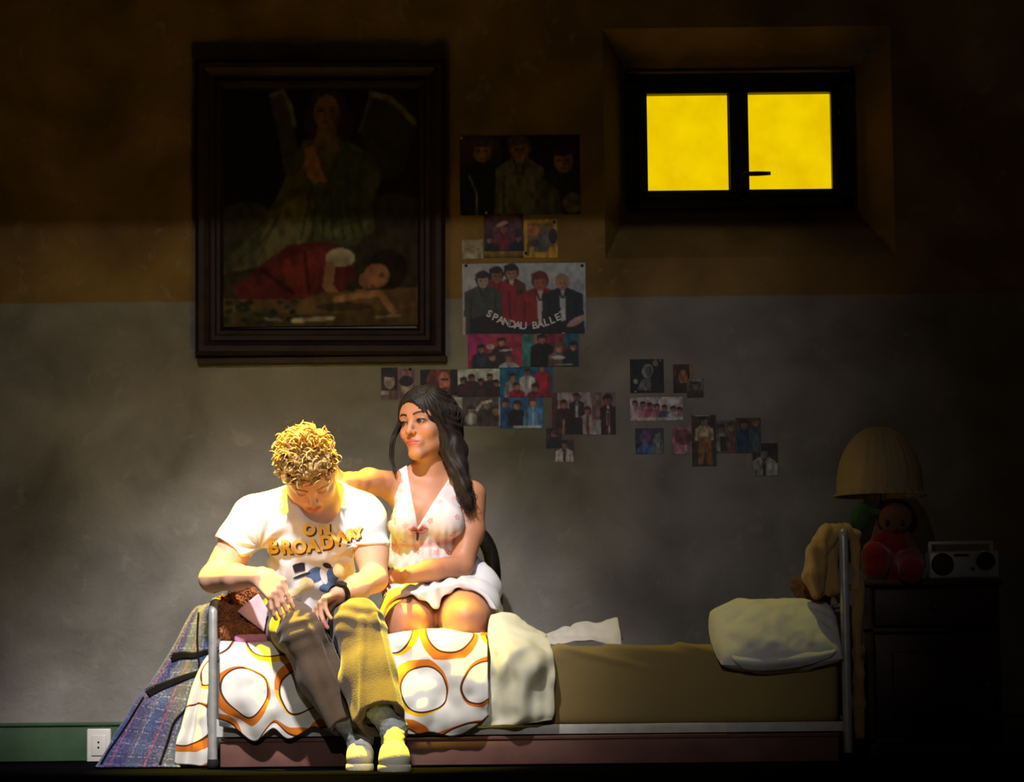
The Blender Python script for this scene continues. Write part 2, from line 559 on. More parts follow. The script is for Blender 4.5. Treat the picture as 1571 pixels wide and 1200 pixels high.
# wall socket on the baseboard
sy = WALL_Y - 0.016
M_SOCK = mk('cream_plastic', (205, 200, 190), 0.4, 0.4, 0.06, 20)
sroot = put('wall_socket', join(pxbox(133, 1118, 170, 1171, sy - 0.014, sy + 0.002, 0.005)), M_SOCK, label='cream wall socket plate on the green baseboard', cat='socket')
put('insert', join(pxbox(140, 1128, 163, 1160, sy - 0.018, sy - 0.012, 0.003)), M_SOCK, sroot)
for py in (1139, 1147):
    q = W(151, py, sy - 0.018)
    put('pin_hole', lathe([(0.0035, -0.001), (0.0035, 0.004)], (q.x, sy - 0.0185, q.z), 10, 'Y'), mk('socket_black', (12, 12, 12), 0.8), sroot)
# ------------------------------------------------------------------ flat prints
class Canvas:
    def __init__(s, w, h, bg):
        s.w, s.h = w, h
        s.a = np.empty((h, w, 3)); s.a[:] = bg
        s.y, s.x = np.mgrid[0:h, 0:w]; s.x = (s.x + 0.5) / w; s.y = (s.y + 0.5) / h
        s.asp = h / w
    def put(s, m, c, al=1.0):
        s.a[m] = s.a[m] * (1 - al) + np.array(c, float) * al
    def rect(s, x0, y0, x1, y1, c, al=1.0): s.put((s.x >= x0) & (s.x < x1) & (s.y >= y0) & (s.y < y1), c, al)
    def ell(s, cx, cy, rx, ry, c, al=1.0, rot=0.0):
        dx, dy = s.x - cx, (s.y - cy) * s.asp
        ca, sa = math.cos(rot), math.sin(rot)
        u, v = dx * ca + dy * sa, -dx * sa + dy * ca
        s.put((u / rx) ** 2 + (v / (ry * s.asp)) ** 2 < 1, c, al)
    def poly(s, pts, c, al=1.0):
        m = np.zeros(s.x.shape, bool); n = len(pts)
        for i in range(n):
            (x0, y0), (x1, y1) = pts[i], pts[(i + 1) % n]
            if y0 == y1: continue
            cr = ((y0 > s.y) != (y1 > s.y)) & (s.x < (x1 - x0) * (s.y - y0) / (y1 - y0) + x0)
            m ^= cr
        s.put(m, c, al)
    def line(s, pts, wd, c, al=1.0):
        for (x0, y0), (x1, y1) in zip(pts[:-1], pts[1:]):
            dx, dy = x1 - x0, (y1 - y0) * s.asp
            t = np.clip(((s.x - x0) * dx + (s.y - y0) * s.asp * dy) / (dx * dx + dy * dy + 1e-12), 0, 1)
            s.put(np.hypot(s.x - x0 - t * dx, (s.y - y0) * s.asp - t * dy) < wd, c, al)
    def figure(s, cx, top, hd, cloth, hair=(40, 28, 22), skin=(190, 140, 115), shirt=None, wid=2.6, bot=1.0):
        """a generic head-and-shoulders figure; hd = head width"""
        hh = hd / s.asp * 1.3
        s.poly([(cx - hd * 0.25, top + hh * 0.8), (cx + hd * 0.25, top + hh * 0.8), (cx + hd * wid * 0.5, top + hh * 1.25), (cx + hd * wid * 0.55, bot), (cx - hd * wid * 0.55, bot), (cx - hd * wid * 0.5, top + hh * 1.25)], cloth)
        if shirt: s.poly([(cx - hd * 0.25, top + hh), (cx + hd * 0.25, top + hh), (cx + hd * 0.18, bot), (cx - hd * 0.12, bot)], shirt)
        s.ell(cx, top + hh * 0.45, hd * 0.58, hh * 0.52, hair)
        s.ell(cx, top + hh * 0.58, hd * 0.42, hh * 0.42, skin)
        dk = tuple(v * 0.45 for v in skin)
        for sx in (-1, 1): s.ell(cx + sx * hd * 0.17, top + hh * 0.55, hd * 0.09, hh * 0.045, dk)
        s.line([(cx, top + hh * 0.55), (cx + hd * 0.05, top + hh * 0.72)], hd * 0.035, tuple(v * 0.75 for v in skin)); s.ell(cx, top + hh * 0.83, hd * 0.13, hh * 0.035, (skin[0] * 0.7, skin[1] * 0.45, skin[2] * 0.45))
        s.ell(cx + hd * 0.3, top + hh * 0.6, hd * 0.16, hh * 0.36, tuple(v * 0.7 for v in skin), 0.5); s.ell(cx - hd * 0.1, top + hh * 0.2, hd * 0.5, hh * 0.2, hair)
        s.line([(cx - hd * 0.3, top + hh * 0.95), (cx - hd * 0.05, top + hh * 1.5)], hd * 0.06, tuple(v * 0.6 for v in cloth)); s.line([(cx + hd * 0.3, top + hh * 0.95), (cx + hd * 0.08, top + hh * 1.5)], hd * 0.06, tuple(v * 0.6 for v in cloth))
        for sx in (-1, 1): s.line([(cx + sx * hd * wid * 0.33, top + hh * 1.6), (cx + sx * hd * wid * 0.36, bot)], hd * 0.07, tuple(v * 0.65 for v in cloth))
    def soft(s, n=1):
        for _ in range(n):
            p = np.pad(s.a, ((1, 1), (1, 1), (0, 0)), mode='edge')
            s.a = (p[:-2, 1:-1] + p[2:, 1:-1] + p[1:-1, :-2] + p[1:-1, 2:] + 2 * p[1:-1, 1:-1]) / 6
    def grain(s, amt=10, sc=6):
        P = np.stack([s.x * s.w * 0.22, s.y * s.h * 0.13, np.full_like(s.x, s.a[0, 0, 0])], -1)
        s.a = np.clip(s.a * (1 + 0.028 * amt * vnoise(P, 1.0)[..., None]) + vnoise(P + 9.3, 2.3)[..., None] * amt, 0, 255)

def sheet(name, cv, x0, y0, x1, y1, d, thick=0.0015, curl=0.004, tilt=0.0):
    """sheet of paper with its print as vertex colours on a fine grid, back edge at depth d"""
    a = W(x0, y1, d); c = W(x1, y0, d)
    nx, ny = cv.w, cv.h
    u = np.linspace(0, 1, nx); v = np.linspace(0, 1, ny)
    VV, UU = np.meshgrid(v, u, indexing='ij')
    X = a.x + (c.x - a.x) * UU; Z = c.z + (a.z - c.z) * VV
    cx, cz = (a.x + c.x) / 2, (a.z + c.z) / 2
    ca, sa = math.cos(tilt), math.sin(tilt)
    X, Z = cx + (X - cx) * ca - (Z - cz) * sa, cz + (X - cx) * sa + (Z - cz) * ca
    Y = d - thick - curl * (VV ** 3) * (0.4 + 0.6 * np.abs(2 * UU - 1) ** 2)
    front = np.stack([X, Y, Z], -1).reshape(-1, 3)
    F = grid(ny, nx)[:, ::1]
    back = front.copy(); back[:, 1] += thick
    ring = [j for j in range(nx)] + [i * nx + nx - 1 for i in range(1, ny)] + [(ny - 1) * nx + j for j in range(nx - 2, -1, -1)] + [i * nx for i in range(ny - 2, 0, -1)]
    n = nx * ny
    rb = back[ring]; L = len(ring)
    side = np.array([[ring[k], ring[(k + 1) % L], n + (k + 1) % L, n + k] for k in range(L)])
    V = np.vstack([front, rb]); F = np.vstack([F, side])
    colr = lin_arr(cv.a.reshape(-1, 3)); colr = np.vstack([colr, np.full((L, 3), 0.5)])
    return to_mesh(V, F, smooth=False, col=colr)

M_PRINT = mk('printed_paper', attr=True, rough=0.5, spec=0.2, var=0.03)
M_PIN = mk('pin_head', (150, 150, 155), 0.3, 0.5, 0.05, metal=0.5)
M_PIN2 = mk('pin_head_dark', (22, 22, 24), 0.4, 0.4, 0.05)
POST = 'pictures pinned to the grey wall'
def poster(name, cv, x0, y0, x1, y1, label, cat='picture', d=None, tilt=0.0, pins=(), pm=None, grain=10, curl=0.004):
    cv.grain(grain); cv.soft(1); cv.a = cv.a * 0.86
    d = WALL_Y - 0.0005 if d is None else d
    o = put(name, sheet(name, cv, x0, y0, x1, y1, d, tilt=tilt, curl=curl), M_PRINT, label=label, cat=cat, group=POST)
    for px, py in pins:
        q = W(px, py, d)
        put('pin', lathe([(0.0045, -0.008), (0.0055, -0.0045), (0.0045, 0.0)], (q.x, d - 0.0005, q.z), 10, 'Y'), pm or M_PIN, o)
    return o

SK = (188, 138, 112)
# three portraits on black
c = Canvas(120, 82, (26, 17, 15))
c.rect(0, 0, 0.34, 0.6, (58, 36, 26)); c.rect(0.66, 0, 1, 0.5, (30, 18, 18))
for cx, top, hd, cl, hr in ((0.19, 0.02, 0.17, (24, 30, 38), (70, 44, 26)), (0.50, 0.0, 0.17, (104, 104, 98), (82, 58, 36)), (0.86, 0.12, 0.19, (40, 42, 40), (36, 24, 20))):
    c.figure(cx, top, hd, cl, hr, (150, 104, 76), wid=2.3)
c.line([(0.08, 0.5), (0.14, 0.72), (0.14, 1)], 0.008, (150, 140, 120)); c.poly([(0.42, 0.6), (0.6, 0.42), (0.82, 0.7), (0.85, 1), (0.42, 1)], (104, 102, 96), 0.7)
c.ell(0.93, 0.85, 0.08, 0.13, (104, 96, 80)); c.line([(0.40, 0.62), (0.44, 0.85)], 0.012, (110, 108, 104))
poster('poster', c, 706, 207, 889, 331, 'dark poster of three young faces above a grey jacket', 'poster', pins=((708, 212),))
c = Canvas(50, 50, (66, 32, 40))
c.ell(0.5, 0.25, 0.45, 0.25, (92, 52, 60)); c.figure(0.5, 0.25, 0.22, (110, 28, 44), (48, 26, 28), (150, 84, 80)); c.ell(0.45, 0.28, 0.17, 0.06, (196, 150, 130), rot=-0.4)
c.figure(0.15, 0.58, 0.17, (34, 28, 40), skin=(150, 110, 104)); c.figure(0.86, 0.55, 0.17, (32, 24, 34), skin=(140, 96, 92))
poster('magazine_clipping', c, 743, 328, 803, 385, 'maroon clipping of a figure in a white cap', 'clipping', pins=((746, 327),), d=WALL_Y - 0.003)
c = Canvas(40, 10, (150, 112, 36)); c.rect(0, 0.6, 1, 1, (128, 96, 40))
poster('paper_strip', c, 743, 385, 804, 396, 'narrow tan paper strip under the maroon clipping', 'paper')
c = Canvas(46, 50, (196, 150, 20))
c.rect(0.12, 0.12, 0.90, 0.72, (120, 92, 40)); c.ell(0.28, 0.3, 0.18, 0.14, (190, 110, 60)); c.poly([(0.35, 0.5), (0.7, 0.28), (0.85, 0.5), (0.7, 0.85), (0.3, 0.85)], (86, 86, 80))
c.ell(0.86, 0.45, 0.12, 0.2, (36, 26, 20)); c.ell(0.35, 0.62, 0.12, 0.1, (64, 44, 62)); c.rect(0.1, 0.6, 0.18, 0.95, (96, 82, 20))
poster('magazine_clipping', c, 803, 336, 855, 396, 'small clipping with a bright yellow border', 'clipping', pins=((850, 341), (807, 389)), pm=M_PIN2)
c = Canvas(28, 28, (168, 156, 120))
c.rect(0, 0, 1, 0.05, (120, 108, 84)); c.rect(0, 0.95, 1, 1, (120, 108, 84))
for k in range(10):
    a = k * math.pi / 5; c.line([(0.5 + 0.1 * math.cos(a), 0.5 + 0.1 * math.sin(a)), (0.5 + 0.24 * math.cos(a), 0.5 + 0.24 * math.sin(a))], 0.02, (110, 100, 84))
c.rect(0.18, 0.48, 0.24, 0.54, (110, 100, 84)); c.rect(0.76, 0.48, 0.82, 0.54, (110, 100, 84))
poster('paper_card', c, 709, 367, 741, 398, 'small square cream card with a faint drawing', 'card')
# the band poster
c = Canvas(150, 90, (172, 178, 196))
c.ell(0.15, 0.25, 0.2, 0.4, (184, 186, 200)); c.ell(0.75, 0.1, 0.3, 0.2, (186, 196, 212))
c.figure(0.40, 0.02, 0.105, (92, 56, 50), (38, 28, 26), (170, 120, 100), (190, 180, 176), wid=2.2)
c.figure(0.28, 0.06, 0.10, (150, 28, 48), (40, 28, 24), (150, 104, 84), wid=3.0)
c.figure(0.17, 0.12, 0.105, (64, 70, 70), (42, 34, 46), (190, 156, 142), wid=2.8)
c.figure(0.63, 0.13, 0.12, (150, 36, 36), (110, 48, 40), (176, 104, 90), (214, 200, 200), wid=3.1)
c.figure(0.81, 0.17, 0.10, (36, 42, 58), (168, 130, 96), (184, 140, 116), (196, 204, 218), wid=3.2)
c.poly([(0.06, 0.78), (0.2, 0.72), (0.45, 0.88), (0.7, 0.88), (0.98, 0.72), (0.98, 0.97), (0.5, 1.0), (0.06, 0.97)], (34, 30, 40))
c.ell(0.92, 0.82, 0.09, 0.05, (196, 160, 160), rot=-0.5); c.rect(0, 0.75, 0.03, 1, (188, 180, 190))
bp = poster('poster', c, 710, 403, 898, 514, 'pale blue band poster of five men with white arched lettering', 'poster', pins=((715, 408), (893, 408)), pm=M_PIN2, curl=0.002, grain=4)
LV = []
txt = 'SPANDAU BALLET'
for i, ch in enumerate(txt):
    if ch == ' ': continue
    t = (i + 0.5) / len(txt)
    px = 744 + (871 - 744) * t; py = 483 + 22 * (1 - (2 * t - 1) ** 2)
    q = W(px, py, WALL_Y - 0.0045)
    v, f = glyph_mesh(ch, 0.036, 0.0012)
    an = math.atan2(-(-22 * 2 * (2 * t - 1) * 2 / (871 - 744)), 1) * 0.8
    ca, sa = math.cos(an), math.sin(an)
    LV.append((np.stack([q.x + v[:, 0] * ca - v[:, 1] * sa, np.full(len(v), q.y), q.z + v[:, 0] * sa + v[:, 1] * ca], 1), f))
lo_ = put('lettering', to_mesh(*join(*LV), smooth=False), mk('white_ink', (205, 200, 205), 0.5, 0.2, 0.03), bp)
sm = lo_.modifiers.new('t', 'SOLIDIFY'); sm.thickness = 0.0006
# pink and teal pair
c = Canvas(66, 44, (176, 54, 84))
c.rect(0, 0, 0.36, 0.6, (178, 44, 120))
for cx, top, hd, cl, hr in ((0.25, 0.32, 0.13, (44, 56, 72), (40, 26, 40)), (0.62, 0.12, 0.13, (52, 44, 58), (54, 30, 28)), (0.45, 0.55, 0.13, (36, 44, 52), (60, 40, 36)), (0.75, 0.58, 0.14, (188, 196, 214), (90, 62, 54))):
    c.figure(cx, top, hd, cl, hr, SK, wid=2.5)
c.ell(0.42, 0.38, 0.07, 0.08, (206, 188, 188)); c.line([(0.6, 0.5), (0.8, 0.47)], 0.02, (190, 170, 170))
poster('magazine_clipping', c, 718, 512, 801, 565, 'hot pink clipping of a crowded group', 'clipping', d=WALL_Y - 0.004)
c = Canvas(66, 44, (150, 44, 62))
c.rect(0, 0, 0.2, 1, (70, 140, 140)); c.rect(0.2, 0, 0.35, 1, (150, 120, 110)); c.rect(0.75, 0, 1, 0.4, (40, 110, 134))
c.figure(0.36, 0.02, 0.15, (30, 24, 24), (44, 26, 22), (180, 116, 96), wid=2.6); c.figure(0.66, 0.3, 0.14, (120, 96, 98), (120, 84, 60), (200, 150, 130)); c.figure(0.9, 0.25, 0.14, (30, 50, 60), (28, 36, 48), (190, 140, 120))
c.ell(0.64, 0.72, 0.12, 0.06, (206, 196, 190)); c.rect(0.6, 0.9, 0.9, 0.96, (170, 160, 150))
poster('magazine_clipping', c, 801, 512, 887, 563, 'teal and red clipping with a figure in black', 'clipping', d=WALL_Y - 0.004)
# row beside the woman
c = Canvas(26, 48, (54, 44, 58)); c.ell(0.5, 0.42, 0.32, 0.26, (170, 150, 150)); c.ell(0.5, 0.16, 0.46, 0.15, (36, 34, 50)); c.rect(0, 0.7, 1, 1, (110, 86, 92)); c.rect(0, 0.72, 0.5, 0.86, (176, 164, 164))
poster('photo', c, 585, 564, 610, 613, 'small photo of a face in a dark blue cap', 'photo')
c = Canvas(26, 48, (150, 110, 124)); c.ell(0.5, 0.62, 0.36, 0.24, (190, 172, 160)); c.ell(0.5, 0.42, 0.42, 0.18, (62, 44, 62))
poster('photo', c, 611, 566, 636, 611, 'small pinkish photo of a face under a purple hat', 'photo', pins=((629, 567),), pm=M_PIN2)
c = Canvas(48, 40, (34, 30, 36)); c.ell(0.55, 0.5, 0.38, 0.62, (124, 66, 58)); c.ell(0.64, 0.48, 0.15, 0.4, (206, 128, 110)); c.rect(0.55, 0.36, 0.76, 0.42, (90, 44, 40)); c.ell(0.66, 0.72, 0.07, 0.05, (150, 56, 56)); c.rect(0.8, 0, 1, 1, (48, 40, 46))
poster('photo', c, 645, 567, 702, 607, 'portrait photo of a face with reddish curly hair', 'photo')
c = Canvas(58, 40, (206, 210, 216))
for cx, top, cl in ((0.15, 0.3, (64, 44, 50)), (0.34, 0.2, (70, 44, 48)), (0.55, 0.35, (58, 44, 42)), (0.76, 0.18, (52, 46, 58)), (0.9, 0.4, (60, 46, 48))):
    c.figure(cx, top, 0.13, cl, (40, 30, 32), (160, 104, 98), wid=2.6)
poster('photo', c, 702, 566, 767, 609, 'photo of a dark clothed group against white sky', 'photo')
c = Canvas(62, 40, (96, 88, 92)); c.rect(0, 0, 0.2, 1, (180, 178, 182))
for cx, top, cl in ((0.38, 0.3, (100, 94, 98)), (0.72, 0.1, (66, 58, 60)), (0.9, 0.3, (80, 66, 64))):
    c.figure(cx, top, 0.17, cl, (60, 50, 50), (150, 126, 120), wid=2.4)
c.line([(0.5, 0.45), (0.62, 0.2), (0.8, 0.15)], 0.03, (200, 198, 200)); c.ell(0.38, 0.75, 0.12, 0.2, (190, 186, 190)); c.rect(0.96, 0, 1, 1, (200, 205, 210))
poster('photo', c, 696, 609, 767, 654, 'greyish photo of seated figures below the white sky photo', 'photo')
c = Canvas(64, 38, (24, 104, 150))
for cx, top, cl, hr in ((0.25, 0.2, (170, 160, 170), (50, 30, 30)), (0.52, 0.05, (196, 204, 212), (56, 40, 36)), (0.80, -0.1, (180, 36, 56), (60, 36, 30)), (0.32, 0.5, (160, 36, 48), (70, 36, 30)), (0.66, 0.55, (140, 40, 56), (50, 24, 26))):
    c.figure(cx, top, 0.12, cl, hr, SK, wid=2.4)
poster('photo', c, 767, 563, 848, 610, 'blue photo of a group in red and white', 'photo')
c = Canvas(52, 38, (44, 110, 190))
for cx, top, cl, hr in ((0.15, 0.05, (40, 96, 170), (70, 50, 46)), (0.40, 0.1, (30, 28, 38), (60, 40, 36)), (0.76, 0.02, (96, 146, 210), (90, 60, 50))):
    c.figure(cx, top, 0.17, cl, hr, SK, wid=2.4, bot=0.92)
c.rect(0.3, 0.9, 0.95, 0.97, (190, 200, 215)); c.line([(0.76, 0.3), (0.76, 0.9)], 0.012, (210, 220, 230))
poster('photo', c, 767, 610, 833, 658, 'blue photo of three figures below the red and white group', 'photo')
c = Canvas(60, 62, (168, 150, 154)); c.rect(0, 0, 0.15, 1, (96, 50, 56))
for cx, top, cl, sh in ((0.30, 0.18, (70, 34, 40), None), (0.62, 0.02, (54, 38, 42), (206, 196, 196)), (0.88, 0.34, (190, 178, 172), (140, 52, 48))):
    c.figure(cx, top, 0.16, cl, (60, 36, 34), (180, 108, 92), sh, wid=2.3)
c.rect(0.35, 0.6, 0.75, 1, (44, 30, 36)); c.line([(0.3, 0.65), (0.28, 1)], 0.03, (190, 130, 100))
poster('photo', c, 847, 602, 908, 667, 'photo of a party with dark red jackets', 'photo')
c = Canvas(36, 62, (150, 114, 108)); c.figure(0.68, 0.06, 0.34, (60, 36, 40), (34, 24, 26), (176, 112, 88), (204, 186, 186), wid=1.9); c.rect(0, 0.65, 0.4, 1, (186, 176, 172)); c.line([(0.68, 0.5), (0.66, 0.98)], 0.04, (130, 44, 48))
poster('photo', c, 908, 602, 944, 667, 'narrow photo of a man with a red tie', 'photo', pins=((940, 604),))
def cutout(c, x0, y0, x1, y1, label, tilt=0.0, d=WALL_Y - 0.003):
    return poster('paper_cutout', c, x0, y0, x1, y1, label, 'clipping', tilt=tilt, d=d, curl=0.002)
c = Canvas(28, 36, (70, 62, 66)); c.figure(0.5, 0.0, 0.45, (38, 42, 54), (40, 32, 34), (170, 118, 108), wid=2.0)
cutout(c, 838, 657, 862, 688, 'tiny cutout of a figure in a dark coat below the party photo')
c = Canvas(32, 38, (78, 70, 66)); c.figure(0.5, 0.02, 0.36, (196, 186, 180), (44, 34, 34), (170, 130, 112), (60, 46, 46), wid=2.4)
cutout(c, 851, 675, 880, 709, 'tiny cutout of a figure in white under the dark coat cutout')
# group to the right
c = Canvas(60, 60, (26, 30, 34)); c.ell(0.52, 0.35, 0.16, 0.22, (140, 146, 160), rot=0.3); c.ell(0.56, 0.36, 0.09, 0.15, (90, 84, 96)); c.poly([(0.2, 0.9), (0.35, 0.6), (0.6, 0.55), (0.62, 0.95)], (110, 112, 116)); c.ell(0.75, 0.12, 0.09, 0.1, (130, 130, 90)); c.ell(0.17, 0.66, 0.07, 0.08, (150, 150, 130))
poster('photo', c, 967, 551, 1018, 603, 'black square photo of a pale face in profile', 'photo', pins=((1013, 553), (975, 601)))
c = Canvas(36, 46, (84, 56, 34)); c.ell(0.5, 0.35, 0.34, 0.34, (56, 36, 24)); c.ell(0.5, 0.46, 0.22, 0.26, (168, 112, 66)); c.rect(0.8, 0, 1, 0.7, (150, 122, 86)); c.rect(0, 0.65, 0.7, 1, (58, 44, 34))
poster('photo', c, 1033, 559, 1063, 603, 'small orange brown portrait photo', 'photo')
c = Canvas(26, 34, (96, 92, 88)); c.figure(0.5, 0.12, 0.5, (70, 64, 60), (56, 50, 48), (126, 112, 100), wid=2.0); c.ell(0.6, 0.08, 0.3, 0.1, (140, 140, 134))
cutout(c, 1054, 581, 1079, 610, 'tiny grey clipping overlapping the orange portrait')
c = Canvas(80, 38, (206, 196, 196))
for k, cx in enumerate((0.10, 0.25, 0.38, 0.51, 0.65, 0.82, 0.94)):
    c.figure(cx, 0.14 + 0.05 * k, 0.095, [(196, 170, 178), (206, 150, 164), (180, 90, 110), (190, 130, 140), (90, 100, 130), (190, 190, 196), (150, 140, 130)][k], (70, 34, 42), (190, 116, 112), wid=2.2, bot=0.85)
c.rect(0, 0.86, 1, 1, (196, 190, 188))
poster('photo', c, 967, 609, 1047, 646, 'wide white photo of a row of figures in pink', 'photo')
c = Canvas(46, 46, (66, 58, 84)); c.ell(0.35, 0.35, 0.2, 0.24, (110, 84, 134)); c.poly([(0.1, 0.75), (0.3, 0.55), (0.65, 0.7), (0.6, 1), (0.05, 1)], (70, 104, 160)); c.figure(0.78, 0.1, 0.22, (120, 136, 130), (66, 70, 62), (150, 150, 130), wid=1.5)
poster('photo', c, 975, 657, 1018, 697, 'small purple and blue photo of a seated figure', 'photo')
c = Canvas(46, 46, (170, 112, 122)); c.ell(0.4, 0.4, 0.28, 0.28, (120, 66, 76)); c.ell(0.6, 0.45, 0.13, 0.14, (90, 40, 46)); c.ell(0.4, 0.85, 0.36, 0.18, (190, 134, 140)); c.line([(0.2, 0.3), (0.3, 0.8)], 0.03, (150, 84, 92))
poster('photo', c, 1031, 653, 1073, 697, 'small rose pink photo of two heads', 'photo')
c = Canvas(38, 78, (64, 54, 48)); c.figure(0.52, 0.02, 0.32, (190, 166, 132), (44, 34, 34), (160, 116, 100), wid=2.2, bot=0.5); c.poly([(0.3, 0.42), (0.78, 0.42), (0.85, 0.98), (0.6, 0.98), (0.55, 0.6), (0.45, 0.98), (0.25, 0.98)], (154, 100, 56)); c.rect(0.1, 0, 0.75, 0.03, (176, 168, 150))
cutout(c, 1062, 637, 1098, 715, 'tall cutout of a standing figure in tan trousers', d=WALL_Y - 0.005)
c = Canvas(36, 52, (100, 94, 86)); c.figure(0.3, 0.12, 0.32, (150, 150, 134), (60, 46, 40), (150, 120, 100), wid=1.6, bot=0.95); c.figure(0.75, 0.05, 0.32, (130, 84, 90), (96, 74, 40), (170, 130, 96), wid=1.6, bot=0.95); c.rect(0.25, 0.5, 0.5, 0.95, (48, 46, 46))
cutout(c, 1097, 645, 1130, 695, 'cutout of two standing figures in white and pink')
c = Canvas(40, 54, (78, 66, 56)); c.figure(0.35, 0.05, 0.3, (44, 62, 96), (48, 34, 30), (160, 124, 100), wid=2.2, bot=0.95); c.figure(0.78, 0.0, 0.28, (72, 88, 96), (110, 74, 40), (170, 130, 90), wid=1.6, bot=0.95)
cutout(c, 1129, 641, 1167, 695, 'cutout of a figure in a blue suit beside another')
c = Canvas(40, 52, (56, 52, 50)); c.figure(0.45, 0.12, 0.34, (150, 150, 146), (40, 36, 36), (130, 118, 112), (44, 44, 44), wid=2.6); c.rect(0.6, 0.62, 0.98, 0.98, (176, 176, 170)); c.rect(0.0, 0.6, 0.2, 0.8, (160, 160, 154))
cutout(c, 1155, 680, 1193, 730, 'black and white cutout of a figure holding a white card')

# ---- the large framed painting
PYD = WALL_Y - 0.035
pr = empty('framed_painting', (W(493, 330, PYD).x, WALL_Y, W(493, 557, PYD).z), 'large dark framed painting of an angel praying over a sleeping child', 'painting')
c = Canvas(150, 190, (34, 26, 20))
c.rect(0, 0, 1, 0.52, (30, 24, 24)); c.ell(0.2, 0.3, 0.28, 0.3, (22, 22, 28)); c.rect(0, 0.52, 1, 1, (54, 48, 30)); c.ell(0.85, 0.6, 0.25, 0.15, (58, 50, 34)); c.ell(0.12, 0.57, 0.16, 0.09, (60, 54, 36))
# wings
c.poly([(0.24, 0.03), (0.31, 0.01), (0.36, 0.12), (0.40, 0.30), (0.33, 0.42), (0.29, 0.22)], (70, 62, 54)); c.line([(0.25, 0.035), (0.31, 0.015), (0.35, 0.08), (0.37, 0.16)], 0.012, (120, 112, 104))
c.poly([(0.70, 0.18), (0.78, 0.02), (0.88, 0.05), (0.99, 0.16), (0.92, 0.36), (0.78, 0.42)], (54, 46, 44)); c.line([(0.76, 0.03), (0.85, 0.05), (0.92, 0.10), (0.98, 0.155)], 0.016, (130, 120, 112)); c.line([(0.76, 0.04), (0.70, 0.19)], 0.008, (96, 90, 84))
# robe
c.poly([(0.42, 0.22), (0.60, 0.21), (0.76, 0.28), (0.82, 0.38), (0.76, 0.5), (0.78, 0.60), (0.68, 0.66), (0.4, 0.72), (0.0, 0.78), (0.02, 0.72), (0.2, 0.58), (0.3, 0.42), (0.36, 0.3)], (74, 76, 48))
c.poly([(0.26, 0.52), (0.42, 0.44), (0.46, 0.6), (0.36, 0.72), (0.04, 0.77), (0.18, 0.66)], (104, 96, 62)); c.poly([(0.62, 0.24), (0.74, 0.30), (0.70, 0.5), (0.56, 0.58), (0.48, 0.5), (0.55, 0.36)], (62, 68, 46)); c.poly([(0.45, 0.48), (0.55, 0.6), (0.75, 0.56), (0.72, 0.62), (0.6, 0.66), (0.5, 0.62)], (92, 92, 58))
for k in range(7): c.line([(0.46 + 0.03 * k, 0.42), (0.40 + 0.055 * k, 0.64)], 0.006, (50, 52, 34), 0.7)
for k in range(5): c.line([(0.30 - 0.02 * k, 0.52 + 0.03 * k), (0.16 - 0.03 * k, 0.75)], 0.006, (70, 66, 42), 0.7)
# head, hair, hands
c.ell(0.535, 0.10, 0.10, 0.10, (58, 38, 24)); c.ell(0.455, 0.15, 0.04, 0.07, (54, 36, 22)); c.ell(0.625, 0.15, 0.04, 0.08, (54, 36, 22)); c.poly([(0.49, 0.15), (0.58, 0.15), (0.60, 0.27), (0.52, 0.30), (0.47, 0.24)], (120, 92, 58)); c.ell(0.53, 0.105, 0.062, 0.072, (150, 112, 70), rot=0.15)
c.ell(0.503, 0.100, 0.017, 0.007, (60, 38, 24)); c.ell(0.560, 0.100, 0.017, 0.007, (60, 38, 24)); c.line([(0.485, 0.088), (0.52, 0.086)], 0.005, (80, 52, 32)); c.line([(0.545, 0.086), (0.578, 0.088)], 0.005, (80, 52, 32)); c.ell(0.58, 0.115, 0.025, 0.05, (96, 66, 40), 0.6); c.line([(0.53, 0.10), (0.52, 0.128)], 0.004, (104, 72, 44)); c.ell(0.525, 0.145, 0.018, 0.006, (120, 64, 48))
c.poly([(0.42, 0.28), (0.50, 0.24), (0.57, 0.28), (0.56, 0.34), (0.44, 0.36)], (96, 84, 52)); c.poly([(0.42, 0.26), (0.47, 0.24), (0.52, 0.38), (0.47, 0.41), (0.42, 0.36)], (160, 110, 74)); c.line([(0.42, 0.34), (0.52, 0.39)], 0.014, (150, 100, 66))
c.poly([(0.32, 0.38), (0.44, 0.33), (0.42, 0.40), (0.33, 0.44)], (100, 90, 58))
# child lying in red
c.poly([(0.05, 0.84), (0.2, 0.74), (0.34, 0.66), (0.52, 0.645), (0.66, 0.69), (0.68, 0.80), (0.6, 0.86), (0.4, 0.90), (0.1, 0.90)], (96, 36, 34)); c.poly([(0.3, 0.72), (0.5, 0.67), (0.56, 0.74), (0.46, 0.88), (0.34, 0.88)], (116, 42, 40)); c.line([(0.2, 0.76), (0.36, 0.86)], 0.01, (66, 26, 24)); c.line([(0.42, 0.69), (0.44, 0.86)], 0.008, (70, 28, 26))
c.ell(0.60, 0.715, 0.075, 0.04, (178, 164, 134)); c.line([(0.55, 0.75), (0.535, 0.83), (0.58, 0.88)], 0.026, (170, 122, 86)); c.line([(0.56, 0.88), (0.72, 0.86)], 0.02, (170, 122, 86))
c.ell(0.84, 0.765, 0.10, 0.085, (40, 27, 17)); c.ell(0.785, 0.79, 0.066, 0.050, (160, 110, 76), rot=0.25); c.ell(0.74, 0.81, 0.05, 0.035, (170, 116, 80)); c.ell(0.81, 0.79, 0.014, 0.01, (110, 66, 46)); c.line([(0.76, 0.83), (0.77, 0.84)], 0.006, (130, 60, 50))
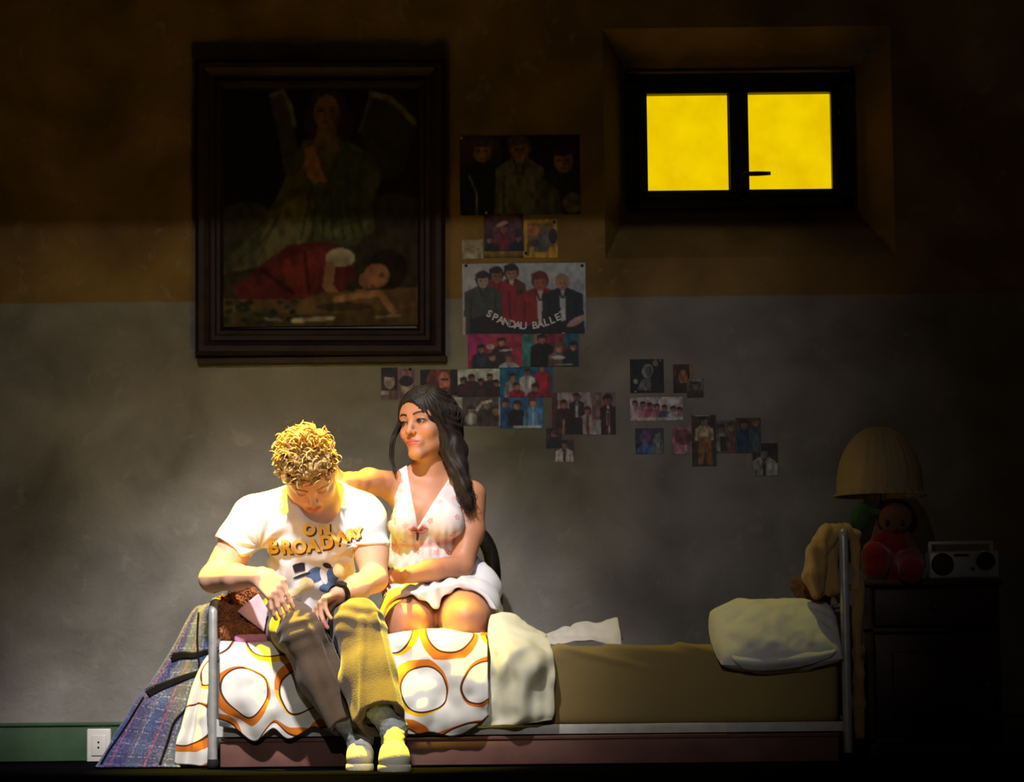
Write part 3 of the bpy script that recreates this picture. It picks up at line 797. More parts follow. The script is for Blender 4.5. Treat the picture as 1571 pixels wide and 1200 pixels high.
c.rect(0, 0.885, 1, 1, (92, 72, 44)); c.poly([(0.0, 0.88), (0.4, 0.89), (0.5, 0.86), (1, 0.84), (1, 0.92), (0.5, 0.95), (0, 0.93)], (112, 84, 52)); c.line([(0.58, 0.89), (0.70, 0.87), (0.80, 0.865), (0.84, 0.91), (0.87, 0.94)], 0.018, (176, 124, 84)); c.ell(0.62, 0.92, 0.14, 0.018, (70, 56, 36))
for k in range(46):
    x, y = random.uniform(0.0, 0.38), random.uniform(0.89, 0.99); c.ell(x, y, 0.018, 0.010, random.choice([(74, 76, 48), (52, 58, 34), (40, 44, 28)]))
c.line([(0.36, 0.975), (0.56, 0.965)], 0.012, (190, 180, 160)); c.line([(0.22, 0.965), (0.30, 0.972)], 0.007, (150, 144, 124)); c.line([(0.78, 0.965), (0.90, 0.955)], 0.006, (150, 140, 116))
c.grain(8, 10); c.soft(1); c.a *= 0.74
put('canvas', sheet('canvas', c, 342, 133, 640, 502, PYD + 0.02, thick=0.004, curl=0.0), mk('varnished_paint', attr=True, rough=0.7, spec=0.08, var=0.05, bump=0.2, bscale=160), pr)
M_FRAME = mk('dark_carved_wood', (44, 31, 26), 0.6, 0.2, 0.25, 14, 0.3, 50)
def mitre(x0, y0, x1, y1, prof):
    """picture frame: prof = list of (inset px, depth y) swept round the rectangle"""
    rings = []
    for ins, dep in prof:
        rings.append([W(x0 + ins, y0 + ins, PYD), W(x1 - ins, y0 + ins, PYD), W(x1 - ins, y1 - ins, PYD), W(x0 + ins, y1 - ins, PYD)])
        for p in rings[-1]: p.y = dep
    return rings
PR = [(0, WALL_Y), (0, PYD - 0.01), (6, PYD - 0.03), (14, PYD - 0.03), (20, PYD - 0.02), (24, PYD - 0.006), (30, PYD - 0.006), (33, PYD - 0.014), (38, PYD - 0.012), (42, PYD + 0.014), (44, PYD + 0.03)]
rg = mitre(300, 92, 683, 546, PR)
for k in range(4):
    V = []; F = []
    for r in rg: V += [r[k][:], r[(k + 1) % 4][:]]
    for i in range(len(rg) - 1): F.append([2 * i, 2 * i + 1, 2 * i + 3, 2 * i + 2])
    put('frame_rail', to_mesh(np.array(V), F, smooth=False), M_FRAME, pr)
put('frame_ledge', join(pxbox(303, 545, 686, 559, WALL_Y - 0.055, WALL_Y, 0.005)), mk('frame_ledge_wood', (60, 45, 30), 0.6, 0.2, 0.2, 14), pr)
# ------------------------------------------------------------------ cloth patches
def cr_interp(A, n):
    """Catmull-Rom resample array along axis 0 to n samples"""
    m = A.shape[0]
    P = np.concatenate([2 * A[:1] - A[1:2], A, 2 * A[-1:] - A[-2:-1]], 0)
    t = np.linspace(0, m - 1 - 1e-9, n); i = np.floor(t).astype(int); f = (t - i).reshape((-1,) + (1,) * (A.ndim - 1))
    p0, p1, p2, p3 = P[i], P[i + 1], P[i + 2], P[i + 3]
    return 0.5 * (2 * p1 + (p2 - p0) * f + (2 * p0 - 5 * p1 + 4 * p2 - p3) * f ** 2 + (3 * p1 - p0 - 3 * p2 + p3) * f ** 3)

def patch(net, nv, nu, amp=0.0, nscale=6.0, stretch=(1, 1, 1), amp2=0.0, nscale2=20.0, fade=None):
    """net rows x cols of world points -> verts, quads, uv (metres)"""
    A = np.array([[tuple(p) for p in r] for r in net], float)
    A = cr_interp(A, nv); A = np.swapaxes(cr_interp(np.swapaxes(A, 0, 1), nu), 0, 1)
    du = np.linalg.norm(np.diff(A, axis=1), axis=-1).mean(0); dv = np.linalg.norm(np.diff(A, axis=0), axis=-1).mean(1)
    U = np.concatenate([[0], np.cumsum(du)]); V = np.concatenate([[0], np.cumsum(dv)])
    uv = np.stack(np.meshgrid(U, V), -1).reshape(-1, 2)
    v = A.reshape(-1, 3); f = grid(nv, nu)
    N = vnormals(v, f)
    d = 0
    if amp:
        d = d + amp * fbm(v * np.array(stretch), nscale, 2)
    if amp2:
        d = d + amp2 * vnoise(v * np.array(stretch) + 7.7, nscale2)
    if fade is not None and not np.isscalar(d):
        d = d * fade(uv, v)
    v = v + N * (np.asarray(d).reshape(-1, 1) if not np.isscalar(d) else d)
    return v, f, uv

def cloth(name, net, nv, nu, mat, thick=0.004, parent=None, label=None, cat=None, group=None, post=None, **kw):
    v, f, uv = patch(net, nv, nu, **kw)
    if post is not None: v = post(v, uv)
    o = put(name, to_mesh(v, f, True, uv=uv), mat, parent, label, cat, group)
    s = o.modifiers.new('thickness', 'SOLIDIFY'); s.thickness = thick; s.offset = 0
    return o

def node_math(nt, op, a, b=None, c=None, clamp=False):
    n = nt.nodes.new('ShaderNodeMath'); n.operation = op; n.use_clamp = clamp
    for i, x in enumerate((a, b, c)):
        if x is None: continue
        if isinstance(x, (int, float)): n.inputs[i].default_value = x
        else: nt.links.new(x, n.inputs[i])
    return n.outputs[0]
def node_mix(nt, fac, c0, c1):
    n = nt.nodes.new('ShaderNodeMix'); n.data_type = 'RGBA'
    if isinstance(fac, (int, float)): n.inputs[0].default_value = fac
    else: nt.links.new(fac, n.inputs[0])
    for i, x in ((6, c0), (7, c1)):
        if isinstance(x, tuple): n.inputs[i].default_value = (*x[:3], 1)
        else: nt.links.new(x, n.inputs[i])
    return n.outputs[2]
def uv_base(name, rough=0.85, spec=0.15, sheen=0.0):
    m = bpy.data.materials.new(name); m.use_nodes = True; nt = m.node_tree
    b = nt.nodes['Principled BSDF']; b.inputs['Roughness'].default_value = rough; b.inputs['Specular IOR Level'].default_value = spec
    b.inputs['Sheen Weight'].default_value = sheen
    uv = nt.nodes.new('ShaderNodeUVMap'); uv.uv_map = 'UVMap'
    s = nt.nodes.new('ShaderNodeSeparateXYZ'); nt.links.new(uv.outputs[0], s.inputs[0])
    return m, nt, b, s.outputs[0], s.outputs[1]

def duvet_material():
    m, nt, b, u, v = uv_base('circle_print_cotton')
    M = lambda *a, **k: node_math(nt, *a, **k)
    P = 0.19
    vs = M('DIVIDE', v, P * 0.92); row = M('FLOOR', vs)
    us = M('ADD', M('DIVIDE', u, P), M('MULTIPLY', row, 0.42))
    cell = M('FLOOR', us)
    cu = M('SUBTRACT', M('SUBTRACT', us, cell), 0.5); cv = M('SUBTRACT', M('SUBTRACT', vs, row), 0.5)
    ang = M('MULTIPLY', M('ADD', M('MULTIPLY', row, 1.9), M('MULTIPLY', cell, 2.6)), 1.0)
    ox = M('MULTIPLY', M('COSINE', ang), 0.075); oy = M('MULTIPLY', M('SINE', ang), 0.075)
    d1 = M('SQRT', M('ADD', M('POWER', M('ABSOLUTE', cu), 2.0), M('POWER', M('ABSOLUTE', cv), 2.0)))
    e1 = M('SUBTRACT', cu, ox); e2 = M('SUBTRACT', cv, oy)
    d2 = M('SQRT', M('ADD', M('MULTIPLY', e1, e1), M('MULTIPLY', e2, e2)))
    orange = M('LESS_THAN', d2, 0.485); ring = M('LESS_THAN', d1, 0.405); disc = M('LESS_THAN', d1, 0.375)
    yel = M('LESS_THAN', M('ABSOLUTE', M('SUBTRACT', M('FRACT', M('ADD', M('MULTIPLY', cell, 0.5), M('MULTIPLY', row, 0.5))), 0.0)), 0.25)
    c_or = node_mix(nt, M('MULTIPLY', yel, M('GREATER_THAN', e2, 0.1)), lin((206, 112, 36)), lin((240, 190, 30)))
    c = node_mix(nt, orange, lin((220, 214, 204)), c_or)
    c = node_mix(nt, ring, c, lin((84, 46, 30)))
    c = node_mix(nt, disc, c, lin((222, 217, 208)))
    nt.links.new(c, b.inputs['Base Color'])
    return m

def plaid_material():
    m, nt, b, u, v = uv_base('navy_plaid_wool', 0.95, 0.05, 0.2)
    M = lambda *a, **k: node_math(nt, *a, **k)
    def stripe(x, per, w, off=0.0):
        return M('LESS_THAN', M('FRACT', M('ADD', M('DIVIDE', x, per), off)), w)
    tc = nt.nodes.new('ShaderNodeTexCoord')
    nz = nt.nodes.new('ShaderNodeTexNoise'); nz.inputs['Scale'].default_value = 140; nt.links.new(tc.outputs['Object'], nz.inputs['Vector'])
    th = M('GREATER_THAN', nz.outputs[0], 0.5)
    c = node_mix(nt, th, lin((56, 58, 96)), lin((84, 80, 116)))
    c = node_mix(nt, M('MULTIPLY', stripe(u, 0.075, 0.35), 0.45), c, lin((40, 70, 120)))
    c = node_mix(nt, M('MULTIPLY', stripe(v, 0.085, 0.40), 0.45), c, lin((46, 50, 88)))
    c = node_mix(nt, M('MULTIPLY', stripe(u, 0.0375, 0.10), M('MULTIPLY', th, 0.4)), c, lin((150, 146, 170)))
    c = node_mix(nt, M('MULTIPLY', stripe(v, 0.043, 0.10), M('MULTIPLY', th, 0.4)), c, lin((150, 146, 170)))
    c = node_mix(nt, M('MULTIPLY', stripe(u, 0.075, 0.06, 0.5), 0.6), c, lin((130, 60, 76)))
    nt.links.new(c, b.inputs['Base Color'])
    return m

# ------------------------------------------------------------------ bed
bx0 = W(327, 1050, 0).x; bx1 = W(1297, 985, 0).x
zt = W(980, 990, 0).z; z_rail = W(800, 1118, 0).z
BY = 0.86
M_TUBE = mk('grey_enamel_tube', (178, 178, 172), 0.35, 0.5, 0.12, 25, metal=0.3)
M_TUBE2 = mk('worn_enamel', (196, 196, 188), 0.4, 0.4, 0.1, 25)
bed = empty('metal_bed', ((bx0 + bx1) / 2, BY / 2, 0), 'single bed frame of pale grey metal tube', 'bed')
zf = W(327, 924, 0).z; zh = W(1297, 808, 0).z
R = 0.0145
def end_frame(name, x, ztop, bars):
    o = put(name, tube(smooth_path([(x, -0.005, 0.0), (x, -0.005, 0.15), (x, -0.005, ztop - 0.07), (x, 0.012, ztop - 0.022), (x, 0.06, ztop), (x, 0.2, ztop), (x, BY - 0.2, ztop),
                                    (x, BY - 0.06, ztop), (x, BY - 0.012, ztop - 0.022), (x, BY + 0.005, ztop - 0.07), (x, BY + 0.005, 0.15), (x, BY + 0.005, 0.0)], 6), R, 14), M_TUBE, bed)
    for z in bars:
        put('cross_bar', tube([(x, 0, z), (x, BY, z)], 0.009, 10), M_TUBE, o)
    for y in (-0.005, BY + 0.005):
        put('foot_cap', lathe([(0.018, 0), (0.019, 0.012), (0.017, 0.03)], (x, y, 0), 14), mk('black_rubber', (20, 20, 20), 0.8), o)
    return o
end_frame('footboard', bx0, zf, (z_rail + 0.02, (zf + z_rail) / 2 + 0.11))
end_frame('headboard', bx1, zh, (z_rail + 0.02, zt + 0.12, (zt + zh) / 2 + 0.1))
for y in (0.0, BY):
    put('side_rail', join(box((bx0, y - 0.004, z_rail - 0.018), (bx1, y + 0.004, z_rail + 0.012), 0.002),
                          box((bx0, min(y, BY - 0.03), z_rail - 0.018), (bx1, min(y, BY - 0.03) + 0.03, z_rail - 0.012), 0.001)), M_TUBE2, bed)
pl = bx0 + 0.012
put('corner_plate', to_mesh(np.array([(pl, -0.012, z_rail - 0.016), (pl + 0.085, -0.012, z_rail - 0.016), (pl, -0.012, z_rail + 0.04), (pl, -0.006, z_rail - 0.016), (pl + 0.085, -0.006, z_rail - 0.016), (pl, -0.006, z_rail + 0.04)]),
                            [[0, 1, 2], [5, 4, 3], [0, 3, 4, 1], [1, 4, 5, 2], [2, 5, 3, 0]], False), M_TUBE2, bed)
for k in range(14):
    x = bx0 + 0.08 + (bx1 - bx0 - 0.16) * k / 13
    put('bed_slat', box((x - 0.03, 0.0, z_rail - 0.012), (x + 0.03, BY, z_rail + 0.004), 0.002), mk('dark_slat', (60, 48, 36), 0.7), bed)

# under-bed box
M_BOX = mk('dull_red_brown_board', (116, 82, 72), 0.85, 0.1, 0.15, 8)
ub = empty('storage_box', (0, 0.3, 0), 'long low reddish brown storage box under the bed', 'box')
xb0, xb1 = bx0 + 0.024, bx1 - 0.03
zb = z_rail - 0.022
put('box_body', join(box((xb0, -0.022, 0.004), (xb1, 0.7, zb - 0.012), 0.004)), M_BOX, ub)
put('box_lid', join(box((xb0 - 0.004, -0.026, zb - 0.012), (xb1 + 0.004, 0.705, zb), 0.003)), M_BOX, ub)

# mattress: rounded block with soft creases
mx0, mx1 = bx0 + 0.022, bx1 - 0.022
zb_m = z_rail + 0.005
s = SDF((mx0 - 0.03, -0.05, zb_m - 0.03), (mx1 + 0.03, BY + 0.04, zt + 0.04), 0.009)
s.rbox(((mx0 + mx1) / 2, BY / 2, (zt + zb_m) / 2), ((mx1 - mx0) / 2, BY / 2 - 0.006, (zt - zb_m) / 2), 0.028)
V, F = s.mesh(); V = relax(V, F, 2)
N = vnormals(V, F)
def crease(V):
    d = 0.0018 * fbm(V, 5, 3)
    for (x0, zz0, x1, zz1, a, w) in ((W(855, 990, 0).x, zt, W(1020, 1032, 0).x, zt - 0.085, 0.010, 0.009), (W(1040, 990, 0).x, zt, W(1120, 1004, 0).x, zt - 0.03, 0.009, 0.008), (W(930, 990, 0).x, zt, W(1060, 1000, 0).x, zt - 0.024, 0.006, 0.008)):
        dx, dz = x1 - x0, zz1 - zz0; L = math.hypot(dx, dz)
        t = np.clip(((V[:, 0] - x0) * dx + (V[:, 2] - zz0) * dz) / L ** 2, 0, 1)
        e = np.hypot(V[:, 0] - x0 - t * dx, V[:, 2] - zz0 - t * dz)
        d = d + a * (1 - t) ** 0.7 * np.exp(-(e / w) ** 2) * (V[:, 1] < 0.05)
    return d
V = V + N * crease(V)[:, None]
mattress = put('mattress', to_mesh(V, F), mk('old_gold_ticking', (146, 125, 78), 0.85, 0.1, 0.06, 4, 0.15, 300), label='bare beige yellow mattress on the metal bed frame', cat='mattress')

# duvet
M_DUVET = duvet_material()
cols = [338, 365, 392, 418, 446, 480, 520, 560, 600, 630, 660, 690, 720, 748]
hem = [1112, 1120, 1136, 1118, 1132, 1114, 1126, 1110, 1118, 1126, 1122, 1128, 1116, 1096]
topz = [0.0, 0.0, 0.004, 0.008, 0.014, 0.018, 0.02, 0.02, 0.022, 0.026, 0.03, 0.028, 0.026, 0.02]
net = []
def zz(py, d): return W(600, py, d).z
for (d, kind) in ((0.78, 'b'), (0.5, 't'), (0.2, 't'), (0.04, 't'), (-0.03, 'e'), (-0.062, 'm'), (-0.07, 'n'), (-0.05, 'h')):
    row = []
    for x, hy, tz in zip(cols, hem, topz):
        p = W(x, 1000, d if kind != 'b' and kind != 't' else 0.0); X = p.x
        hz = W(x, hy, -0.05).z
        if kind in 'bt': Z = zt + 0.014 + tz
        elif kind == 'e': Z = zt + 0.004 + tz * 0.6
        elif kind == 'm': Z = zt + (hz - zt) * 0.40
        elif kind == 'n': Z = zt + (hz - zt) * 0.75
        else: Z = hz
        row.append((X, d, Z))
    net.append(row)
def duvet_post(v, uv):
    dn = np.clip((0.0 - v[:, 1]) / 0.05, 0, 1)
    w = 0.5 * np.sin(v[:, 0] * 31 + 2.5 * np.sin(v[:, 0] * 9 + v[:, 2] * 7)) + 0.5 * np.sin(v[:, 0] * 17 + v[:, 2] * 14)
    v[:, 1] -= dn * (0.010 + 0.016 * w)
    v[:, 1] -= dn * 0.012 * fbm(v, 14, 2)
    return v
duvet = cloth('duvet', net, 110, 150, M_DUVET, 0.02, label='white duvet with orange and brown circle print hanging over the bed side', cat='duvet', amp=0.010, nscale=9, post=duvet_post)
# the corner of the duvet that spills over the foot of the bed
net = []
for (xl, yl, xr, yr, d) in ((338, 994, 350, 992, 0.045), (318, 1012, 340, 1006, 0.045), (302, 1046, 324, 1036, 0.04), (285, 1100, 319, 1085, 0.035), (274, 1140, 319, 1140, 0.03), (268, 1172, 318, 1176, 0.03)):
    net.append([W(xl + (xr - xl) * t, yl + (yr - yl) * t, d + 0.03 * (1 - t) ** 2) for t in (0, 0.33, 0.66, 1.0)])
def spill_post(v, uv):
    a = np.clip(uv[:, 1] / 0.25, 0, 1)
    v[:, 1] -= a * 0.016 * np.sin(uv[:, 0] * 90 + 5 * uv[:, 1]); v[:, 2] = np.maximum(v[:, 2], 0.006)
    return v
spill = cloth('spilled_corner', net, 70, 50, M_DUVET, 0.012, parent=duvet, post=spill_post, amp=0.008, nscale=12)

# plaid blanket over the footboard
M_PLAID = plaid_material()
net = []
for (xl, yl, xr, yr, d) in ((318, 918, 330, 916, 0.16), (298, 935, 328, 930, 0.13), (262, 1000, 324, 1000, 0.13), (232, 1045, 313, 1050, 0.13), (205, 1082, 304, 1100, 0.12), (180, 1125, 294, 1140, 0.12), (150, 1180, 285, 1182, 0.11)):
    r = [W(xl, yl, d + 0.16) + Vector((0.02, 0.55, 0.0)), W(xl, yl, d + 0.16) + Vector((0.01, 0.25, 0.0))]
    r += [W(xl + (xr - xl) * t, yl + (yr - yl) * t, d + 0.12 * (1 - t) ** 2) for t in (0, 0.3, 0.65, 1.0)]
    net.append(r)
# over the top bar and down inside
ys = [p[1] for p in net[1]]
net = [[(bx0 + 0.024, y, zf - 0.05) for y in ys], [(bx0 + 0.021, y, zf - 0.006) for y in ys], [(bx0, y, zf + 0.020) for y in ys], [(bx0 - 0.024, y, zf - 0.010) for y in ys]] + net[1:]
def plaid_post(v, uv):
    a = np.clip((uv[:, 1] - 0.12) / 0.3, 0, 1)
    v[:, 1] -= a * 0.012 * np.sin(v[:, 0] * 46 - v[:, 2] * 9); v[:, 2] = np.maximum(v[:, 2], 0.004)
    return v
plaid = cloth('plaid_blanket', net, 80, 90, M_PLAID, 0.006, label='navy plaid blanket draped over the foot of the bed to the floor', cat='blanket', post=plaid_post, amp=0.006, nscale=9, fade=lambda uv, v: np.clip((uv[:, 1] - 0.10) / 0.1, 0, 1))
M_BLACKSTRIP = mk('black_strip', (16, 15, 20), 0.9, 0.05)
dgv = None
def on_patch(o, pts, r, name, flat=0.25):
    """flat strip laid on the cloth, following its surface"""
    me = o.data
    bv = BVHTree.FromPolygons([v.co + WLOC[o] for v in me.vertices], [list(p.vertices) for p in me.polygons])
    C = [np.array(q[:2]) for q in smooth_path([(a, b, 0) for a, b in pts], 8)]
    n = len(C); rr = r if hasattr(r, '__len__') else (r, r)
    rows = []
    for i, c in enumerate(C):
        t = C[min(i + 1, n - 1)] - C[max(i - 1, 0)]; t = t / np.linalg.norm(t); sd = np.array([-t[1], t[0]])
        w = (rr[0] + (rr[1] - rr[0]) * i / (n - 1)) * 485
        row = []
        for k in (-1, -0.5, 0, 0.5, 1):
            q = c + sd * w * k
            d = (W(q[0], q[1], 0) - CAM_POS).normalized(); h = bv.ray_cast(CAM_POS, d)
            if h[0] is None: break
            nn = h[1] if h[1].dot(d) < 0 else -h[1]
            row.append((h[0] + nn * 0.0038, nn))
        if len(row) == 5: rows.append(row)
    m = len(rows)
    V = [p[0][:] for row in rows for p in row] + [(p[0] - p[1] * 0.0015)[:] for row in rows for p in row]
    g = grid(m, 5); F = np.vstack([g, g[:, ::-1] + 5 * m])
    edge = [j for j in range(5)] + [i * 5 + 4 for i in range(1, m)] + [(m - 1) * 5 + j for j in range(3, -1, -1)] + [i * 5 for i in range(m - 2, 0, -1)]
    L = len(edge)
    F = np.vstack([F, np.array([[edge[k], edge[(k + 1) % L], edge[(k + 1) % L] + 5 * m, edge[k] + 5 * m] for k in range(L)])])
    put(name, to_mesh(np.array(V), F), M_BLACKSTRIP, o)
on_patch(plaid, [(262, 1010), (282, 1006), (300, 1006), (323, 998)], (0.015, 0.008), 'dark_band')  # dark strips laid across the blanket
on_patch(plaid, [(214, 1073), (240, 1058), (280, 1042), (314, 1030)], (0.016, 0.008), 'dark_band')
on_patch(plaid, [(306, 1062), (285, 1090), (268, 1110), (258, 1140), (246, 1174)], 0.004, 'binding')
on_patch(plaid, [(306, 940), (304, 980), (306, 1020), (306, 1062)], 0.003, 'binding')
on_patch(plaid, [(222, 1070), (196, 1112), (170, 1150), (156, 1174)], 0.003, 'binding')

# pale top sheet thrown over the bed edge
M_SHEET = mk('ivory_cotton', (226, 220, 190), 0.85, 0.12, 0.04, 6, 0.1, 200)
net = []
rows = [((778, 976, 0.62), (800, 972, 0.62), (832, 978, 0.62)), ((776, 962, 0.40), (800, 956, 0.42), (836, 976, 0.42)), ((758, 942, 0.16), (787, 950, 0.16), (838, 984, 0.12)),
        ((748, 968, 0.02), (795, 975, 0.0), (846, 992, 0.01)), ((752, 1010, -0.055), (800, 1010, -0.085), (851, 1025, -0.03)), ((746, 1060, -0.04), (800, 1060, -0.08), (851, 1060, -0.03)), ((724, 1098, -0.016), (795, 1098, -0.06), (850, 1090, -0.03)), ((702, 1116, -0.012), (780, 1112, -0.05), (846, 1104, -0.028))]
for r in rows:
    A = cr_interp(np.array([W(*p)[:] for p in r]), 5); net.append([tuple(q) for q in A])
def sheet_post(v, uv):
    dn = np.clip((0.02 - v[:, 1]) / 0.06, 0, 1)
    w = np.sin(uv[:, 0] * 60 + 9 * vnoise(v, 5) + uv[:, 1] * 6) + 0.5 * np.sin(uv[:, 0] * 120 - uv[:, 1] * 22 + 6 * vnoise(v, 7))
    v[:, 1] -= dn * 0.007 * w + 0.012 * np.abs(vnoise(v * np.array([1, 1, 0.4]), 15))
    return v
bedsheet = cloth('bed_sheet', net, 110, 70, M_SHEET, 0.005, label='ivory sheet bunched over the bed edge beside the duvet', cat='sheet', post=sheet_post, amp=0.012, nscale=13)
net = []
for r in [((842, 984, 0.7), (900, 980, 0.7), (956, 986, 0.7)), ((838, 974, 0.62), (890, 962, 0.6), (950, 956, 0.6)), ((838, 978, 0.52), (890, 962, 0.5), (948, 952, 0.5)), ((842, 990, 0.4), (900, 984, 0.38), (955, 990, 0.4))]:
    net.append([tuple(q) for q in cr_interp(np.array([W(*p)[:] for p in r]), 5)])
cloth('white_cloth', net, 40, 60, mk('grey_white_cotton', (190, 184, 180), 0.85, 0.12, 0.05, 6), 0.004, label='small crumpled white cloth lying at the back of the mattress', cat='cloth', amp=0.012, nscale=18)

# pillow drooping over the front edge
M_PILLOW = mk('pillow_cotton', (214, 214, 208), 0.85, 0.12, 0.04, 5, 0.12, 160)
def pillow(c, U, Vv, lx, ly, T, n=56):
    U = Vector(U).normalized(); Vv = (Vector(Vv) - U * Vector(Vv).dot(U)).normalized(); Nn = U.cross(Vv)
    g = np.linspace(-1, 1, n); uu, vv = np.meshgrid(g, g, indexing='ij')
    h = T * np.clip((1 - np.abs(uu) ** 2.6) * (1 - np.abs(vv) ** 2.6), 0, 1) ** 0.55
    X = uu * lx * (1 - 0.09 * vv ** 2 * (np.abs(uu))) ; Y = vv * ly * (1 - 0.07 * (1 - uu ** 2) * 0 - 0.10 * uu ** 2 * np.abs(vv))
    out = []
    for sgn in (1, -1):
        P = np.array(c) + X[..., None] * np.array(U) + Y[..., None] * np.array(Vv) + (sgn * h)[..., None] * np.array(Nn)
        out.append(P.reshape(-1, 3))
    F = grid(n, n)
    V = np.vstack(out); F2 = np.vstack([F, F[:, ::-1] + n * n])
    ed = np.clip(1 - np.maximum(np.abs(uu), np.abs(vv)).ravel(), 0, 1)
    ed = np.concatenate([ed, ed])
    Nv = vnormals(V, F2)
    V = V + Nv * ((0.012 * fbm(V, 9, 2) + 0.006 * fbm(V, 24, 2)) * np.clip(ed * 5, 0, 1))[:, None]
    return V, F2
pc = W(1190, 974, 0.065)
V, F = pillow(pc, (1, 0.05, 0.04), (0.0, 0.80, 0.62), 0.208, 0.155, 0.085)
# it lies on the mattress, folds over its front edge and stops at the headboard
yf = 0.004
ins = (V[:, 2] < zt) & (V[:, 1] > yf)
tofront = ins & ((V[:, 1] - yf) < (zt - V[:, 2])); totop = ins & ~tofront
V[tofront, 1] = yf - 0.001; V[totop, 2] = zt + 0.001
V[:, 0] = np.where(V[:, 1] > -0.03, np.minimum(V[:, 0], bx1 - 0.0145), V[:, 0])
pil = put('pillow', to_mesh(V, F), M_PILLOW, label='plump white pillow drooping over the mattress edge at the headboard', cat='pillow')
pbv = BVHTree.FromPolygons([tuple(q) for q in V], [tuple(int(i) for i in q) for q in F])
def on_pillow(px, py, off):
    d = (W(px, py, 0) - CAM_POS).normalized(); h = pbv.ray_cast(CAM_POS, d)
    p = h[0] if h[0] is not None else W(px, py, -0.05)
    return tuple((p - d * off)[:])
net = []
for (r, off) in ((((1122, 1004), (1160, 1008), (1200, 1006), (1245, 1000), (1284, 992)), -0.004), (((1126, 1014), (1162, 1018), (1202, 1016), (1246, 1009), (1282, 1000)), 0.009), (((1140, 1026), (1168, 1029), (1204, 1027), (1242, 1019), (1274, 1009)), 0.005)):
    net.append([on_pillow(x, y, off) for x, y in r])
cloth('pillowcase_flap', net, 16, 40, M_PILLOW, 0.004, parent=pil, amp=0.002, nscale=20)

# towel over the headboard
M_TOWEL = mk('tan_towel', (176, 140, 84), 0.95, 0.05, 0.08, 10, 0.5, 260, sheen=0.3)
S_ = SDF(W(1200, 1150, 0.05) - Vector((0, 0.10, 0)), W(1345, 790, 0.05) + Vector((0, 0.36, 0.03)), 0.0045)
for d_, xo, yo in ((0.02, 0, 0), (0.055, -2, 3), (0.09, -3, 4), (0.13, -1, 2), (0.165, -2, 2)):
    S_.chain([W(1297 + xo * 0.2, 813, d_), W(1272 + xo, 818 + yo * 0.4, d_), W(1256 + xo, 845 + yo, d_ - 0.01), W(1250 + xo, 880 + yo, d_ - 0.015), W(1256 + xo, 906 + yo, d_ - 0.01)], [0.016, 0.026, 0.030, 0.028, 0.020], 0.012)
    S_.chain([W(1288, 822 + yo, d_ + 0.02), W(1274 + xo, 860 + yo, d_ + 0.02), W(1276 + xo, 904, d_ + 0.02)], [0.022, 0.026, 0.022], 0.010)
    S_.chain([W(1297, 813, d_), W(1312, 822, d_), W(1316, 900, d_), W(1317, 1000, d_), W(1318, 1080, d_), W(1319, 1130, d_)], [0.016, 0.014, 0.015, 0.014, 0.015, 0.013], 0.012)
V, F = S_.mesh(); N = vnormals(V, F)
V = V + N * (0.004 * np.sin(V[:, 0] * 150 + 30 * V[:, 1] + 3 * vnoise(V, 12)) + 0.003 * fbm(V, 30, 2))[:, None]
tw = put('towel', to_mesh(V, F), M_TOWEL, label='tan towel draped over the headboard', cat='towel')
# small brown knitted bundle behind the pillow
kb = W(1250, 905, 0.28)
s = SDF(kb - Vector((0.12, 0.1, 0.12)), kb + Vector((0.12, 0.1, 0.1)), 0.005)
s.ell(kb, (0.05, 0.045, 0.03), k=0.0)
for k, (dx, dz, ln) in enumerate(((-30, -14, 1), (-31, -3, 1), (-26, 7, 1), (-14, -17, 1), (6, -12, 1), (20, 4, 1))):
    q = W(1250 + dx, 905 + dz, 0.25); s.cap(kb, q, 0.022, 0.013, 0.008)
s.cap(kb, Vector((kb.x, kb.y, zt + 0.01)), 0.05, 0.05, 0.02)
V, F = s.mesh(); V = V + vnormals(V, F) * (0.003 * np.sin(V[:, 0] * 420) * np.sin(V[:, 2] * 380))[:, None]
put('knitted_bundle', to_mesh(V, F), mk('brown_wool', (134, 98, 66), 0.95, 0.05, 0.15, 40, 0.4, 200), label='small brown knitted bundle wedged between pillow and towel', cat='bundle')

# ------------------------------------------------------------------ furry toy beside the man
fc = W(368, 955, 0.13)
toy = empty('plush_toy', (fc.x, fc.y, zt + 0.02), 'brown furry plush toy with pink ear lying beside the foot rail', 'plush toy')
s = SDF(fc - Vector((0.14, 0.16, 0.16)), fc + Vector((0.16, 0.16, 0.14)), 0.005)
s.ell(W(362, 957, 0.09), (0.055, 0.07, 0.052), k=0.0); s.ell(W(360, 934, 0.08), (0.046, 0.05, 0.040), k=0.02); s.cap(W(352, 930, 0.07), W(382, 914, 0.09), 0.028, 0.024, 0.02)
s.cap(W(356, 966, 0.05), W(390, 966, 0.035), 0.028, 0.026, 0.02); s.cap(W(356, 966, 0.11), W(384, 966, 0.12), 0.03, 0.028, 0.02)
V, F = s.mesh()
N = vnormals(V, F)
M_FUR = mk('brown_fur', (184, 110, 48), 0.9, 0.1, 0.25, 30, sheen=0.4, rgb2=(120, 66, 28))
tb = put('body', to_mesh(V + N * (0.005 * fbm(V, 40, 2))[:, None], F), M_FUR, toy)
parts = []
for i in RNG.choice(len(V), 1500, replace=False):
    p, n = V[i], N[i] + RNG.normal(0, 0.45, 3) + np.array([0, 0, -0.5])
    n /= np.linalg.norm(n)
    t2 = n + np.array([0.5, 0, -0.6]) * 0.6
    parts.append(tube([p - n * 0.002, p + n * 0.009, p + n * 0.012 + t2 * 0.008], [0.0022, 0.0017, 0.0004], 4, False))
put('fur', to_mesh(*join(*parts)), M_FUR, tb, kind='stuff')
